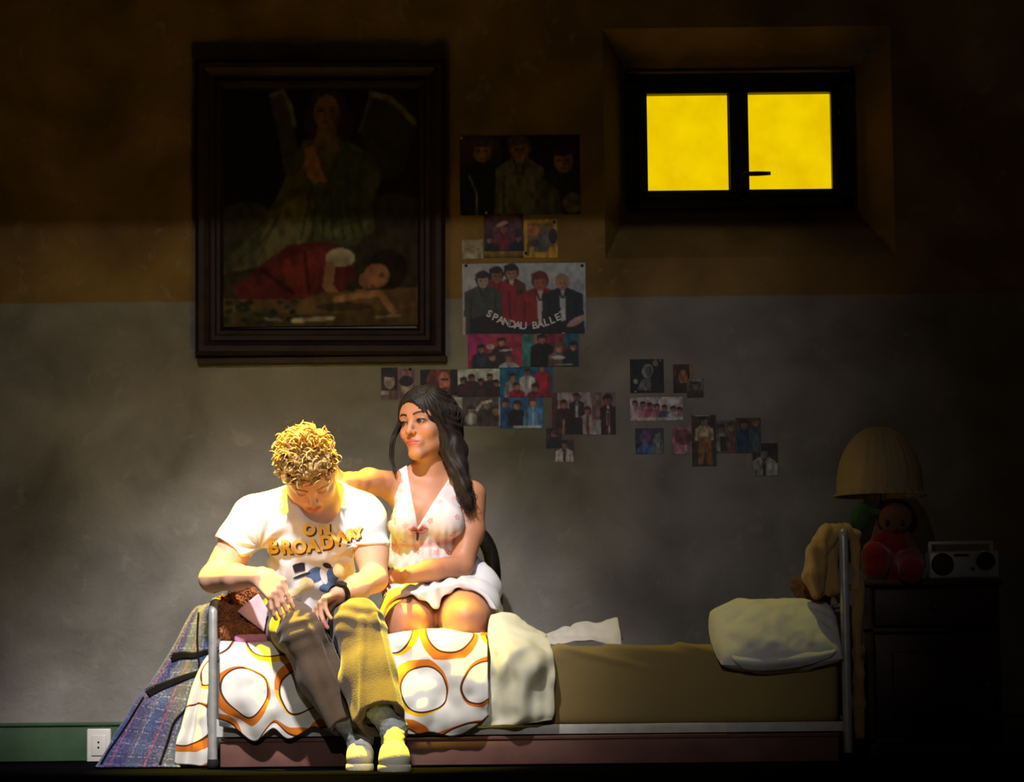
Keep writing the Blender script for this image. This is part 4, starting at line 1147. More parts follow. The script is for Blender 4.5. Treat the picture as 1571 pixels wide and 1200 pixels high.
M_PINK = mk('pink_cotton', (238, 190, 198), 0.85, 0.1, 0.06, 12)
ec = W(388, 941, 0.0)
s = SDF(ec - Vector((0.09, 0.05, 0.10)), ec + Vector((0.09, 0.05, 0.10)), 0.003)
tri = [np.array((W(*q, 0.0).x, W(*q, 0.0).z)) for q in ((364, 938), (396, 910), (411, 936), (405, 970))]
def ear_fn(P):
    q = np.stack([P[..., 0], P[..., 2]], -1); d = -1e9
    for k in range(4):
        e = tri[(k + 1) % 4] - tri[k]; n = np.array([-e[1], e[0]]) / np.linalg.norm(e)
        d = np.maximum(d, (q - tri[k]) @ n)
    yy = P[..., 1] - ec.y - 0.010 * np.sin((P[..., 0] - ec.x) * 60) - 0.12 * (P[..., 2] - ec.z)
    return np.maximum(d, np.abs(yy) - 0.006 + 0.25 * np.maximum(d + 0.012, 0))
s.func(ec - Vector((0.09, 0.05, 0.10)), ec + Vector((0.09, 0.05, 0.10)), ear_fn, 0.0, 'add')
put('ear', to_mesh(*s.mesh()), M_PINK, toy, label='pink cloth ear')
a = W(361, 979, -0.01); b_ = W(409, 981, -0.01)
s = SDF(a - Vector((0.03, 0.05, 0.04)), b_ + Vector((0.03, 0.08, 0.04)), 0.004)
s.rbox((a + b_) / 2 + Vector((0, 0.02, 0.0)), (0.052, 0.03, 0.014), 0.012)
put('paw_pad', to_mesh(*s.mesh()), mk('pink_print_cotton', (226, 150, 150), 0.85, 0.1, 0.1, 60, rgb2=(190, 130, 190)), toy)

# ------------------------------------------------------------------ chair behind the bed
CY = 1.0
cc = W(676, 900, CY).x
ch = empty('bentwood_chair', (cc, 1.03, 0), 'black chair with curved bentwood back behind the woman', 'chair')
M_BLK = mk('black_lacquer', (26, 23, 20), 0.5, 0.3, 0.1, 10)
hw = W(757, 870, CY).x - cc
pts = []
ztop = W(700, 806, CY).z
for k in range(25):
    a = math.pi * k / 24
    x = -hw * math.copysign(abs(math.cos(a)) ** 0.62, math.cos(a)); z = 0.60 + (ztop - 0.60) * math.sin(a) ** 0.7
    pts.append((cc + x, CY + 0.02 - 0.02 * math.sin(a), z))
pts = [(cc - hw * 0.78, CY - 0.0, 0.42), (cc - hw * 0.9, CY, 0.52)] + pts + [(cc + hw * 0.9, CY, 0.52), (cc + hw * 0.78, CY, 0.42)]
def ribbon(P, w, t):
    P = [Vector(p) for p in P]; V = []; F = []
    for i, p in enumerate(P):
        tg = (P[min(i + 1, len(P) - 1)] - P[max(i - 1, 0)]).normalized()
        sd = tg.cross(Vector((0, -1, 0))).normalized() * w
        for a, b in ((1, 1), (1, -1), (-1, -1), (-1, 1)): V.append(p + sd * a + Vector((0, -t * b, 0)))
    for i in range(len(P) - 1):
        for k in range(4): F.append([4 * i + k, 4 * i + (k + 1) % 4, 4 * i + 4 + (k + 1) % 4, 4 * i + 4 + k])
    F += [[3, 2, 1, 0], [4 * len(P) - 4 + k for k in range(4)]]
    return np.array([v[:] for v in V]), F
put('back_hoop', to_mesh(*ribbon(pts, 0.026, 0.012)), M_BLK, ch)
put('seat', lathe([(0.19, -0.03), (0.205, -0.02), (0.205, -0.004), (0.19, 0.0)], (cc, 1.03, 0.45), 32), M_BLK, ch)
for sx in (-1, 1):
    for sy2 in (-1, 1):
        put('leg', tube([(cc + sx * 0.15, 1.03 + sy2 * 0.13, 0.425), (cc + sx * 0.165, 1.03 + sy2 * 0.14, 0.2), (cc + sx * 0.175, 1.03 + sy2 * 0.15, 0.0)], [0.018, 0.015, 0.012], 10), M_BLK, ch)
put('stretcher_ring', tube([(cc + 0.15 * math.cos(k * math.pi / 12), 1.03 + 0.13 * math.sin(k * math.pi / 12), 0.22) for k in range(25)], 0.008, 8, False), M_BLK, ch)

# ------------------------------------------------------------------ nightstand and what stands on it
NY0, NY1 = 0.20, 0.60
nx0 = W(1332, 1000, NY0).x; nx1 = W(1536, 1000, NY0).x; nz = W(1440, 888, NY0).z
M_WOOD = mk('dark_red_wood', (70, 38, 30), 0.5, 0.3, 0.3, 5, 0.15, 60)
ns = empty('nightstand', ((nx0 + nx1) / 2, (NY0 + NY1) / 2, 0), 'dark reddish wooden nightstand beside the headboard', 'nightstand')
put('carcass', join(box((nx0, NY0 + 0.012, 0.05), (nx0 + 0.02, NY1, nz - 0.022), 0.002), box((nx1 - 0.02, NY0 + 0.012, 0.05), (nx1, NY1, nz - 0.022), 0.002), box((nx0, NY1 - 0.012, 0.05), (nx1, NY1, nz - 0.022), 0.002),
                    box((nx0, NY0 + 0.012, 0.05), (nx1, NY1, 0.07), 0.002), box((nx0, NY0 + 0.012, nz - 0.17), (nx1, NY1, nz - 0.155), 0.002)), M_WOOD, ns)
put('top', join(box((nx0 - 0.012, NY0 - 0.012, nz - 0.022), (nx1 + 0.012, NY1 + 0.005, nz), 0.005)), M_WOOD, ns)
dr = put('drawer', join(box((nx0 + 0.022, NY0 - 0.002, nz - 0.15), (nx1 - 0.022, NY0 + 0.3, nz - 0.03), 0.006)), M_WOOD, ns)
put('knob', lathe([(0.006, 0.0), (0.007, -0.012), (0.014, -0.018), (0.012, -0.028), (0.004, -0.03)], ((nx0 + nx1) / 2, NY0 - 0.002, nz - 0.09), 16, 'Y'), M_BRASS, dr)
dd = put('door', join(box((nx0 + 0.022, NY0, 0.075), (nx1 - 0.022, NY0 + 0.018, nz - 0.175), 0.004), box((nx0 + 0.075, NY0 - 0.006, 0.13), (nx1 - 0.075, NY0 + 0.01, nz - 0.23), 0.005)), M_WOOD, ns)
put('knob', lathe([(0.006, 0.0), (0.007, -0.012), (0.014, -0.018), (0.012, -0.028), (0.004, -0.03)], (nx1 - 0.05, NY0, nz - 0.34), 16, 'Y'), M_BRASS, dd)
for x in (nx0 + 0.02, nx1 - 0.02):
    for y in (NY0 + 0.03, NY1 - 0.02):
        put('leg', join(box((x - 0.018, y - 0.018, 0), (x + 0.018, y + 0.018, 0.055), 0.003)), M_WOOD, ns)

# lamp with gathered dome shade
LY = 0.42
lc = W(1350, 760, LY)
lamp = empty('table_lamp', (lc.x, LY, nz), 'table lamp with cream gathered dome shade and frilled hem', 'lamp')
put('base', lathe([(0.055, 0), (0.058, 0.008), (0.05, 0.02), (0.022, 0.035), (0.016, 0.06), (0.03, 0.10), (0.034, 0.14), (0.018, 0.19), (0.010, 0.22)], (lc.x, LY, nz), 24), mk('lamp_ceramic', (120, 92, 66), 0.3, 0.5), lamp)
zs0 = W(1350, 762, LY).z; zs1 = W(1350, 656, LY).z; rs = W(1421, 760, LY).x - lc.x - 0.004
put('stem', tube([(lc.x, LY, nz + 0.2), (lc.x, LY, zs1 - 0.01)], 0.006, 10), M_BRASS, lamp)
M_SHADE = mk('cream_lamp_cloth', (150, 130, 92), 0.85, 0.1, 0.06, 8, 0.2, 120)
V = []; nr, na = 26, 120
for i in range(nr):
    t = i / (nr - 1)
    for k in range(na):
        a = 2 * math.pi * k / na
        if t < 0.86:
            q = (t / 0.86) ** 1.5
            r = rs * 0.925 * (1 - (1 - min(1, q + 0.012)) ** 2.1) ** 0.5; z = zs1 - (zs1 - zs0 - 0.02) * q
            seam = 0.0035 * max(0, math.cos(a * 6)) ** 24
            r += seam + 0.0022 * math.sin(a * 30) * (1 - q) 
            r *= 1.0 - 0.015 * abs(math.sin(a * 3)) * math.sin(q * math.pi)
        else:
            q = (t - 0.86) / 0.14
            r = rs * (0.925 + 0.075 * q ** 1.6) + 0.0055 * math.sin(a * 26 + 0.8 * math.sin(a * 5)) * q; z = zs0 + 0.02 - 0.02 * q
        V.append((lc.x + r * math.cos(a), LY + r * math.sin(a), z))
F = [[i * na + k, i * na + (k + 1) % na, (i + 1) * na + (k + 1) % na, (i + 1) * na + k] for i in range(nr - 1) for k in range(na)]
F.append([k for k in range(na)])
sh = put('lamp_shade', to_mesh(np.array(V), F), M_SHADE, lamp)
sm = sh.modifiers.new('t', 'SOLIDIFY'); sm.thickness = 0.003
put('seam', tube([(lc.x + 0.002 + 0.0, LY, zs1)] and [(lc.x + 0.006, LY - rs * 0.925 * (1 - (1 - min(1, q + 0.012)) ** 2.1) ** 0.5 - 0.002, zs1 - (zs1 - zs0 - 0.02) * q) for q in np.linspace(0, 1, 14)], 0.003, 6), M_SHADE, sh)

# soft doll in red
DY = 0.27
M_RED = mk('red_felt', (158, 44, 34), 0.9, 0.05, 0.15, 14, sheen=0.3)
M_DOLL = mk('doll_cloth_tan', (122, 84, 62), 0.9, 0.05, 0.1, 12)
dl = empty('rag_doll', (W(1370, 880, DY).x, DY + 0.04, nz), 'soft doll in red with a green bow seated under the lamp', 'doll')
def blob(name, mat, parent, prims, h=0.005):
    P = [np.array(q[1]) for q in prims] + [np.array(q[2]) for q in prims if q[0] == 'c']
    m = max(max(np.atleast_1d(q[-2] if q[0] == 'c' else q[2])) for q in prims) + 0.03
    lo, hi = np.min(P, 0) - m, np.max(P, 0) + m
    s = SDF(lo, hi, h)
    for q in prims:
        if q[0] == 'c': s.cap(q[1], q[2], q[3], q[4], 0.012)
        else: s.ell(q[1], q[2], k=0.012)
    V, F = s.mesh()
    return put(name, to_mesh(V, F), mat, parent)
hdp = W(1374, 796, DY + 0.01)
hd = blob('head', M_DOLL, dl, [('e', hdp, (0.056, 0.05, 0.052))])
for dx in (-11, 12):
    q = W(1372 + dx, 802, DY - 0.038); blob('eye', mk('doll_eye', (14, 10, 10), 0.3, 0.5), hd, [('e', q, (0.0085, 0.007, 0.010))], 0.0025)
q = W(1373, 812, DY - 0.045); blob('nose', mk('doll_nose', (120, 56, 46), 0.8), hd, [('e', q, (0.006, 0.008, 0.006))], 0.002)
blob('hair', mk('doll_hair', (52, 34, 26), 0.95, 0.05, 0.2, 50, 0.6, 120), hd, [('e', hdp + Vector((0, 0.018, 0.016)), (0.062, 0.046, 0.05)), ('e', hdp + Vector((0.05, 0.0, -0.01)), (0.022, 0.022, 0.035))])
g0 = W(1322, 792, DY + 0.02)
blob('bow', mk('green_ribbon', (58, 92, 40), 0.7, 0.2, 0.15, 20), dl, [('e', g0, (0.030, 0.02, 0.045)), ('c', g0 + Vector((0.0, 0, 0.02)), hdp + Vector((-0.045, 0, 0.02)), 0.016, 0.012), ('e', g0 + Vector((-0.016, 0, -0.012)), (0.02, 0.018, 0.036))])
blob('body', M_RED, dl, [('c', Vector((W(1372, 880, DY + 0.04).x, DY + 0.04, nz + 0.049)), hdp - Vector((0, -0.02, 0.03)), 0.05, 0.036)])
for (x0, y0, x1, y1, dd_) in ((1362, 862, 1342, 852, -0.03), (1380, 862, 1397, 862, -0.06)):
    q1 = W(x1, y1, DY + dd_); q2 = W(x1 + 1, y1 + 13, DY + dd_ if x1 < 1370 else NY0 - 0.055)
    q1.z = max(q1.z, nz + 0.040); q0 = W(x0, y0, DY + 0.03); q0.z = max(q0.z, nz + 0.037)
    if x1 < 1370: q2.z = nz + 0.042
    blob('leg', M_RED, dl, [('c', q0, q1, 0.038, 0.040), ('c', q1, q2, 0.041, 0.042)])
for sx, (x1, y1) in ((-1, (1334, 842)), (1, (1404, 846))):
    blob('arm', M_RED if sx < 0 else M_DOLL, dl, [('c', hdp + Vector((sx * 0.03, 0.02, -0.05)), W(x1, y1, DY), 0.022, 0.02)])

# radio cassette player
RY = 0.22
M_SILV = mk('silver_plastic', (196, 196, 198), 0.4, 0.5, 0.06, 30, metal=0.2)
M_DKP = mk('dark_plastic', (18, 18, 22), 0.5, 0.4, 0.1, 30)
ra = empty('radio', (W(1480, 880, RY).x, RY + 0.05, nz), 'silver radio with round black dial on the nightstand', 'radio')
a = W(1424, 886, RY + 0.02); b_ = W(1532, 845, RY)
put('case', join(box((a.x, RY, nz), (b_.x, RY + 0.09, b_.z), 0.008)), M_SILV, ra)
q = W(1446, 866, RY); sp = put('speaker_grille', lathe([(0.036, 0.004), (0.036, -0.004), (0.030, -0.006), (0.004, -0.003)], (q.x, RY, q.z), 28, 'Y'), M_DKP, ra)
q = W(1512, 861, RY); put('dial', lathe([(0.029, 0.004), (0.029, -0.012), (0.026, -0.016), (0.004, -0.016)], (q.x, RY, q.z), 28, 'Y'), M_DKP, ra)
q = W(1508, 846, RY); put('indicator', join(box((q.x - 0.007, RY - 0.006, q.z - 0.003), (q.x + 0.007, RY, q.z + 0.003), 0.001)), mk('chrome', (220, 220, 220), 0.2, 0.5, 0, metal=0.9), ra)
q = W(1475, 852, RY); put('tuning_window', join(box((q.x - 0.024, RY - 0.003, q.z - 0.004), (q.x + 0.024, RY + 0.002, q.z + 0.004), 0.001)), M_DKP, ra)
q0 = W(1424, 833, RY + 0.03); q1 = W(1524, 832, RY + 0.03)
put('handle', join(box((q0.x, RY + 0.03, q0.z - 0.007), (q1.x, RY + 0.045, q0.z + 0.005), 0.004), box((q0.x, RY + 0.03, b_.z - 0.01), (q0.x + 0.012, RY + 0.045, q0.z), 0.003), box((q1.x - 0.012, RY + 0.03, b_.z - 0.01), (q1.x, RY + 0.045, q0.z), 0.003)), M_SILV, ra)
q = W(1492, 873, RY); put('button', lathe([(0.005, 0.002), (0.005, -0.006)], (q.x, RY, q.z), 12, 'Y'), M_DKP, ra)
# ------------------------------------------------------------------ people
def frame_from(fwd, up):
    """rows: local x (person's right), y (forward), z (up)"""
    y = Vector(fwd).normalized(); z = Vector(up); z = (z - y * z.dot(y)).normalized(); x = y.cross(z)
    return np.array([x[:], y[:], z[:]])

def head_frame(yaw, pitch, roll):
    """yaw > 0 turns to the viewer's right, pitch > 0 looks down, roll > 0 tips the crown to the viewer's right (degrees)"""
    Rm = Matrix.Rotation(math.radians(yaw), 3, 'Z') @ Matrix.Rotation(math.radians(pitch), 3, 'X') @ Matrix.Rotation(math.radians(roll), 3, 'Y')
    return frame_from(Rm @ Vector((0, -1, 0)), Rm @ Vector((0, 0, 1)))

class Head:
    def __init__(s, c, Rm, sc): s.c = np.array(c[:]); s.R = Rm; s.s = sc
    def w(s, x, y, z): return s.c + s.s * (np.array([x, y, z]) @ s.R)
    def loc(s, P): return ((np.asarray(P) - s.c) @ s.R.T) / s.s

def add_head(S, H, female=True, closed=False):
    w, k = H.w, H.s
    j = 1.0 if female else 1.08
    S.ell(w(0, -0.014, 0.030), np.array([0.073, 0.090, 0.084]) * k, H.R, 0.02)
    S.ell(w(0, 0.024, -0.022), np.array([0.064 * j, 0.058, 0.078]) * k, H.R, 0.03 * k)
    for sx in (-1, 1):
        S.cap(w(sx * 0.046 * j, 0.004, -0.058), w(sx * 0.010, 0.062, -0.098 * j), 0.019 * k, 0.016 * k, 0.022 * k)
        S.ell(w(sx * 0.040, 0.052, -0.030), np.array([0.022, 0.022, 0.020]) * k, H.R, 0.02 * k)
        S.cap(w(sx * 0.048, 0.060, 0.020), w(sx * 0.012, 0.074, 0.018), 0.010 * k, 0.011 * k, 0.014 * k)
    S.ell(w(0, 0.062, -0.098 * j), np.array([0.020, 0.018, 0.016]) * k, H.R, 0.018 * k)
    S.ell(w(0, 0.060, 0.050), np.array([0.050, 0.022, 0.040]) * k, H.R, 0.03 * k)
    for sx in (-1, 1):   # sockets, lids
        S.ell(w(sx * 0.0315, 0.094, 0.001), np.array([0.0185, 0.016, 0.012]) * k, H.R, 0.012 * k, 'sub')
        S.ell(w(sx * 0.0315, 0.0700, 0.000), np.array([0.0158, 0.0150, 0.0138]) * k, H.R, 0.005 * k)
        if not closed: S.cap(w(sx * 0.0195, 0.0880, -0.0020), w(sx * 0.0430, 0.0820, 0.0000), 0.0034 * k, 0.0030 * k, 0.002 * k, 'sub')
    S.cap(w(0, 0.077, 0.012), w(0, 0.098, -0.031), 0.0078 * k, 0.0085 * k, 0.012 * k)
    S.ell(w(0, 0.0985, -0.0335), np.array([0.0088, 0.0092, 0.0080]) * k, H.R, 0.008 * k)
    for sx in (-1, 1):
        S.ell(w(sx * 0.0115, 0.0890, -0.0365), np.array([0.0062, 0.009, 0.0065]) * k, H.R, 0.006 * k)
        S.ell(w(sx * 0.0060, 0.095, -0.0425), np.array([0.0032, 0.004, 0.0032]) * k, H.R, 0.002 * k, 'sub')
    S.ell(w(0, 0.070, -0.066), np.array([0.030, 0.020, 0.022]) * k, H.R, 0.012 * k)
    for sx in (-1, 1):
        S.cap(w(0.003 * sx, 0.0865, -0.0620), w(sx * 0.0250, 0.0745, -0.0665), 0.0044 * k, 0.0028 * k, 0.005 * k)
        S.cap(w(0, 0.0850, -0.0725), w(sx * 0.0205, 0.0755, -0.0690), 0.0052 * k, 0.0030 * k, 0.005 * k)
        S.cap(w(0, 0.0930, -0.0668), w(sx * 0.0260, 0.0800, -0.0675), 0.0020 * k, 0.0020 * k, 0.002 * k, 'sub')
    for sx in (-1, 1):
        S.ell(w(sx * 0.0745, -0.008, -0.012), np.array([0.009, 0.019, 0.031]) * k, H.R, 0.006 * k)
        S.ell(w(sx * 0.0850, -0.002, -0.010), np.array([0.006, 0.011, 0.019]) * k, H.R, 0.004 * k, 'sub')

def finger(S, base, d, bend, lens, r, curl, k=0.0025):
    """base, direction, bend axis direction (towards palm), three lengths, radius, three curl angles"""
    p = np.array(base, float); d = np.array(d, float); d /= np.linalg.norm(d); b = np.array(bend, float)
    rr = r
    for L, c in zip(lens, curl):
        a = math.radians(c)
        b = b - d * (b @ d); b /= np.linalg.norm(b)
        d2 = d * math.cos(a) + b * math.sin(a); b = b * math.cos(a) - d * math.sin(a); d = d2
        q = p + d * L
        S.cap(p, q, rr, rr * 0.9, k); rr *= 0.9; p = q
    return p

def hand(S, wrist, knuckle, back, side, curl=((25, 30, 20),) * 4, scale=1.0, thumb_curl=(10, 20), spread=0.10, right=True, lens=1.0, fdir=None, tdir=None):
    """wrist -> knuckle centre; back = normal of the back of the hand; side = direction from little finger to index"""
    w = np.array(wrist[:], float); kn = np.array(knuckle[:], float)
    d = kn - w; L = np.linalg.norm(d); d /= L
    sd = np.array(side[:], float); sd = sd - d * (sd @ d); sd /= np.linalg.norm(sd)
    bk = np.cross(d, sd); bk = bk if bk @ np.array(back[:]) > 0 else -bk
    r = 0.0086 * scale
    offs = (0.030, 0.010, -0.010, -0.029)
    for i, o in enumerate(offs):
        b = kn + sd * o * scale - d * (0.004 + 0.006 * (i == 3)) * scale
        S.cap(w + sd * o * 0.55 * scale, b, 0.0130 * scale, 0.0105 * scale, 0.012)
        ll = np.array([0.043, 0.026, 0.020]) * scale * (0.94, 1.03, 0.97, 0.80)[i] * lens
        fd = (d if fdir is None else np.array(fdir[:]) / np.linalg.norm(fdir[:])) + sd * o / 0.03 * spread
        finger(S, b, fd, -bk, ll, r * (1, 1.02, 0.98, 0.88)[i], curl[i])
    # thumb leaves the side of the palm near its base
    tb = w + d * 0.022 * scale + sd * 0.026 * scale - bk * 0.008 * scale
    td = d * 0.75 + sd * 0.62 - bk * 0.35
    if tdir is not None: td = np.array(tdir[:]) / np.linalg.norm(tdir[:])
    S.cap(w + sd * 0.012 * scale, tb, 0.014 * scale, 0.0135 * scale, 0.010)
    finger(S, tb, td, d * 0.8 - bk * 0.6, np.array([0.036, 0.030, 0.024]) * scale, 0.0105 * scale, (0, *thumb_curl), 0.004)

def tint(H, V, base, lips, brow, female=True):
    """skin colour per vertex: lips, brows, lash line and natural flush"""
    C = np.tile(lin_arr(base), (len(V), 1))
    q = H.loc(V)
    x, y, z = np.abs(q[:, 0]), q[:, 1], q[:, 2]
    face = (y > 0.03) & (np.abs(z) < 0.13) & (x < 0.08)
    def mixin(m, c):
        m = np.clip(m, 0, 1)[:, None] * face[:, None]
        return C * (1 - m) + lin_arr(c) * m
    zl = -0.0665 + 0.0 * x
    lip = np.clip(1.4 - ((x / 0.026) ** 2 + ((z - zl) / (0.0105 * np.clip(1 - (x / 0.027) ** 2, 0.05, 1) ** 0.5 + 1e-4)) ** 2), 0, 1) * (y > 0.070)
    C = mixin(lip * 1.6, lips)
    zb = 0.0205 + 0.006 * np.sin(np.clip((x - 0.012) / 0.040, 0, 1) * math.pi * 0.8)
    br = np.clip(1.3 - (np.abs(z - zb) / (0.0042 if female else 0.0055)) ** 2, 0, 1) * ((x > 0.012) & (x < 0.051))
    C = mixin(br, brow)
    ex, ez = (x - 0.0315) / 0.0160, (z + 0.0005) / 0.0078
    rr = ex ** 2 + ez ** 2
    if female:
        C = mixin(np.clip(1.6 - rr * 0.8, 0, 1) * (rr < 2) * 0.75, (58, 36, 32))
        C = mixin(np.exp(-(((x - 0.040) / 0.018) ** 2 + ((z + 0.032) / 0.018) ** 2)) * 0.25, (214, 120, 104))
    else:
        C = mixin(np.clip(1.3 - rr, 0, 1) * 0.5, (120, 74, 60))
    return C

M_SKIN = mk('skin', attr=True, rough=0.5, spec=0.35, var=0.04, vscale=14)
_b = M_SKIN.node_tree.nodes['Principled BSDF']
_b.inputs['Subsurface Weight'].default_value = 0.08
_b.inputs['Subsurface Radius'].default_value = (0.012, 0.005, 0.003)
M_EYEW = mk('eye_white', (150, 132, 124), 0.25, 0.5, 0.02)
M_IRIS = mk('dark_iris', (36, 22, 16), 0.2, 0.5, 0.05)
def eyes(H, parent, gaze=(0, 1, 0)):
    g = Vector(gaze).normalized()
    for sx in (-1, 1):
        c = H.w(sx * 0.0315, 0.0715, -0.0003)
        bm = bmesh.new(); bmesh.ops.create_uvsphere(bm, u_segments=20, v_segments=14, radius=0.0136 * H.s)
        v, f = bm_vf(bm); e = put('eye', to_mesh(v + c, f), M_EYEW, parent)
        gd = np.array(g[:]) @ H.R
        bm = bmesh.new(); bmesh.ops.create_uvsphere(bm, u_segments=16, v_segments=10, radius=0.0092 * H.s)
        v, f = bm_vf(bm); put('iris', to_mesh(v + c + gd * 0.0062 * H.s, f), M_IRIS, e)

# ================================================================== the man
MH = Head(W(474, 724, -0.045), head_frame(16, 56, -13), 1.06)
def man_arm(S, grow=0.0, upper_only=False):
    for sh, mid, el, fm, wr, r in (((388, 796, 0.06), (356, 850, 0.035), (327, 888, 0.0), (362, 886, -0.11), (398, 885, -0.205), 1.0),
                                   ((560, 794, 0.06), (570, 845, 0.035), (574, 888, 0.0), (548, 902, -0.10), (517, 914, -0.195), 1.0)):
        P = [W(*q) for q in (sh, mid, el, fm, wr)]
        S.chain(P, [0.056, 0.048, 0.041, 0.039, 0.0275], 0.02)
        S.cap(P[1], P[1] + (P[2] - P[1]) * 0.3, 0.050, 0.046, 0.02)
S = SDF((-1.08, -0.50, 0.30), (-0.30, 0.42, 1.16), 0.003)
S.cap(W(478, 935, 0.22), W(480, 870, 0.17), 0.105, 0.11, 0.03, flat=(0, 1, 0), q=0.8)
S.cap(W(480, 870, 0.17), W(482, 800, 0.09), 0.11, 0.125, 0.04, flat=(0, 1, 0), q=0.75)
S.cap(W(405, 790, 0.08), W(548, 786, 0.08), 0.06, 0.06, 0.05)
S.cap(W(490, 790, 0.075), W(482, 742, 0.005), 0.058, 0.056, 0.03)
S.cap(W(400, 785, 0.08), W(486, 755, 0.05), 0.045, 0.05, 0.03); S.cap(W(556, 782, 0.08), W(492, 755, 0.05), 0.045, 0.05, 0.03)
man_arm(S)
add_head(S, MH, False, True)
# right hand hangs over the knee, left hand rests between the knees
hand(S, W(398, 885, -0.205), W(426, 905, -0.262), (0.1, -0.7, 0.7), (0.75, -0.30, 0.35), curl=((0, 14, 10), (4, 16, 10), (6, 16, 10), (6, 20, 12)), scale=1.06, spread=0.14, thumb_curl=(8, 10), fdir=W(434, 950, -0.262) - W(426, 906, -0.262), tdir=W(452, 934, -0.255) - W(424, 896, -0.245))
hand(S, W(517, 914, -0.195), W(489, 929, -0.262), (-0.1, -0.6, 0.8), (-0.55, -0.25, -0.45), curl=((6, 22, 14), (10, 22, 14), (12, 22, 14), (12, 24, 14)), scale=1.04, spread=0.06, thumb_curl=(20, 20), lens=0.9, fdir=W(484, 965, -0.25) - W(490, 930, -0.262))
V, F = S.mesh(); V = relax(V, F, 1, 0.4)
Cm = tint(MH, V, (226, 172, 140), (188, 112, 100), (132, 92, 52), False)
man = put('person', to_mesh(V, F, col=Cm), M_SKIN, label='person with curly fair hair in white T-shirt sitting hunched on the bed edge', cat='person')
man_bvh = None

# curly hair: a cap and many short curls
M_HAIRM = mk('dark_blond_hair', (208, 168, 100), 0.5, 0.35, 0.25, 60, rgb2=(128, 96, 56))
S = SDF(MH.c - 0.17, MH.c + 0.17, 0.004)
S.ell(MH.w(0, -0.018, 0.040), np.array([0.081, 0.096, 0.086]) * MH.s, MH.R, 0)
S.ell(MH.w(0.006, 0.022, 0.098), np.array([0.074, 0.072, 0.040]) * MH.s, MH.R, 0.02)
S.func(MH.c - 0.17, MH.c + 0.17, lambda P: (MH.loc(P)[..., 2] - np.where(MH.loc(P)[..., 1] > 0.02, 0.030 + 0.20 * (MH.loc(P)[..., 1] - 0.02), np.where(np.abs(MH.loc(P)[..., 0]) > 0.02, -0.015 + 0.8 * (MH.loc(P)[..., 1] + 0.02), -0.06))) * MH.s, 0.008, 'sub')
S.ell(MH.w(0, 0.05, -0.05), np.array([0.07, 0.06, 0.075]) * MH.s, MH.R, 0.004, 'sub')
V, F = S.mesh(); q = MH.loc(V); V = V + vnormals(V, F) * ((0.004 + 0.008 * np.clip((q[:, 2] - 0.06) / 0.05, 0, 1)) * fbm(V, 45, 2))[:, None]
hairm = put('hair', to_mesh(V, F), M_HAIRM, man)
parts = []
rg = np.random.default_rng(3)
cnt = 0
while cnt < 620:
    q = rg.normal(0, 1, 3); q /= np.linalg.norm(q)
    p = np.array([0, -0.018, 0.040]) + q * np.array([0.080, 0.095, 0.085])
    p[2] += 0.016 * np.clip((p[2] - 0.07) / 0.05, 0, 1) * np.clip((p[1] + 0.06) / 0.06, 0, 1)
    lim = 0.062 if p[1] > 0.02 else (-0.005 if abs(p[0]) > 0.04 else -0.05)
    if p[2] < lim: continue
    top = np.clip((p[2] - 0.055) / 0.06, 0, 1) * np.clip((p[1] + 0.10) / 0.08, 0.35, 1)
    if top < 0.2 and rg.random() < 0.25: continue
    if p[1] > 0.0 and p[2] > 0.04: top = max(top, 0.65)
    cnt += 1
    sweep = np.array([0.75, 0.35, 0.10]) * top + np.array([0, -0.15, -0.9]) * (1 - top)
    n = q * (0.25 + 0.55 * top) + sweep + rg.normal(0, 0.28, 3); n /= np.linalg.norm(n)
    a = np.cross(n, rg.normal(0, 1, 3)); a /= np.linalg.norm(a); b = np.cross(n, a)
    ln = (0.016 + 0.034 * top) * rg.uniform(0.7, 1.25); cr_ = (0.0025 + 0.0095 * top) * rg.uniform(0.5, 1.2)
    turns = rg.uniform(0.7, 1.4) * 2 * math.pi; ph = rg.uniform(0, 6.28)
    pts = []
    for i in range(9):
        t = i / 8
        pts.append(MH.w(*(p + n * ln * t + (a * (math.cos(ph + turns * t) - math.cos(ph)) + b * (math.sin(ph + turns * t) - math.sin(ph))) * cr_)))
    r0 = rg.uniform(0.0030, 0.0058) * (0.6 + 0.4 * top)
    parts.append(tube(pts, [r0 * 0.9, r0, r0, r0, r0, r0 * 0.95, r0 * 0.8, r0 * 0.55, r0 * 0.1], 6, False, 0.6))
put('curls', to_mesh(*join(*parts)), M_HAIRM, hairm, kind='stuff')

# T-shirt
S = SDF((-1.05, -0.20, 0.36), (-0.30, 0.48, 0.98), 0.0035)
S.cap(W(476, 928, 0.22), W(478, 880, 0.17), 0.126, 0.130, 0.03, flat=(0, 1, 0), q=0.85)
S.cap(W(478, 880, 0.17), W(482, 806, 0.085), 0.130, 0.136, 0.04, flat=(0, 1, 0), q=0.80)
S.cap(W(412, 800, 0.075), W(545, 796, 0.075), 0.078, 0.074, 0.05)
S.cap(W(398, 790, 0.075), W(484, 762, 0.055), 0.055, 0.060, 0.04); S.cap(W(556, 786, 0.075), W(494, 760, 0.055), 0.055, 0.060, 0.04)
a0, a1 = W(388, 796, 0.06), W(349, 852, 0.032); b0, b1 = W(562, 794, 0.06), W(568, 850, 0.034)
S.cap(a0, a1, 0.070, 0.066, 0.03); S.cap(b0, b1, 0.064, 0.062, 0.03)
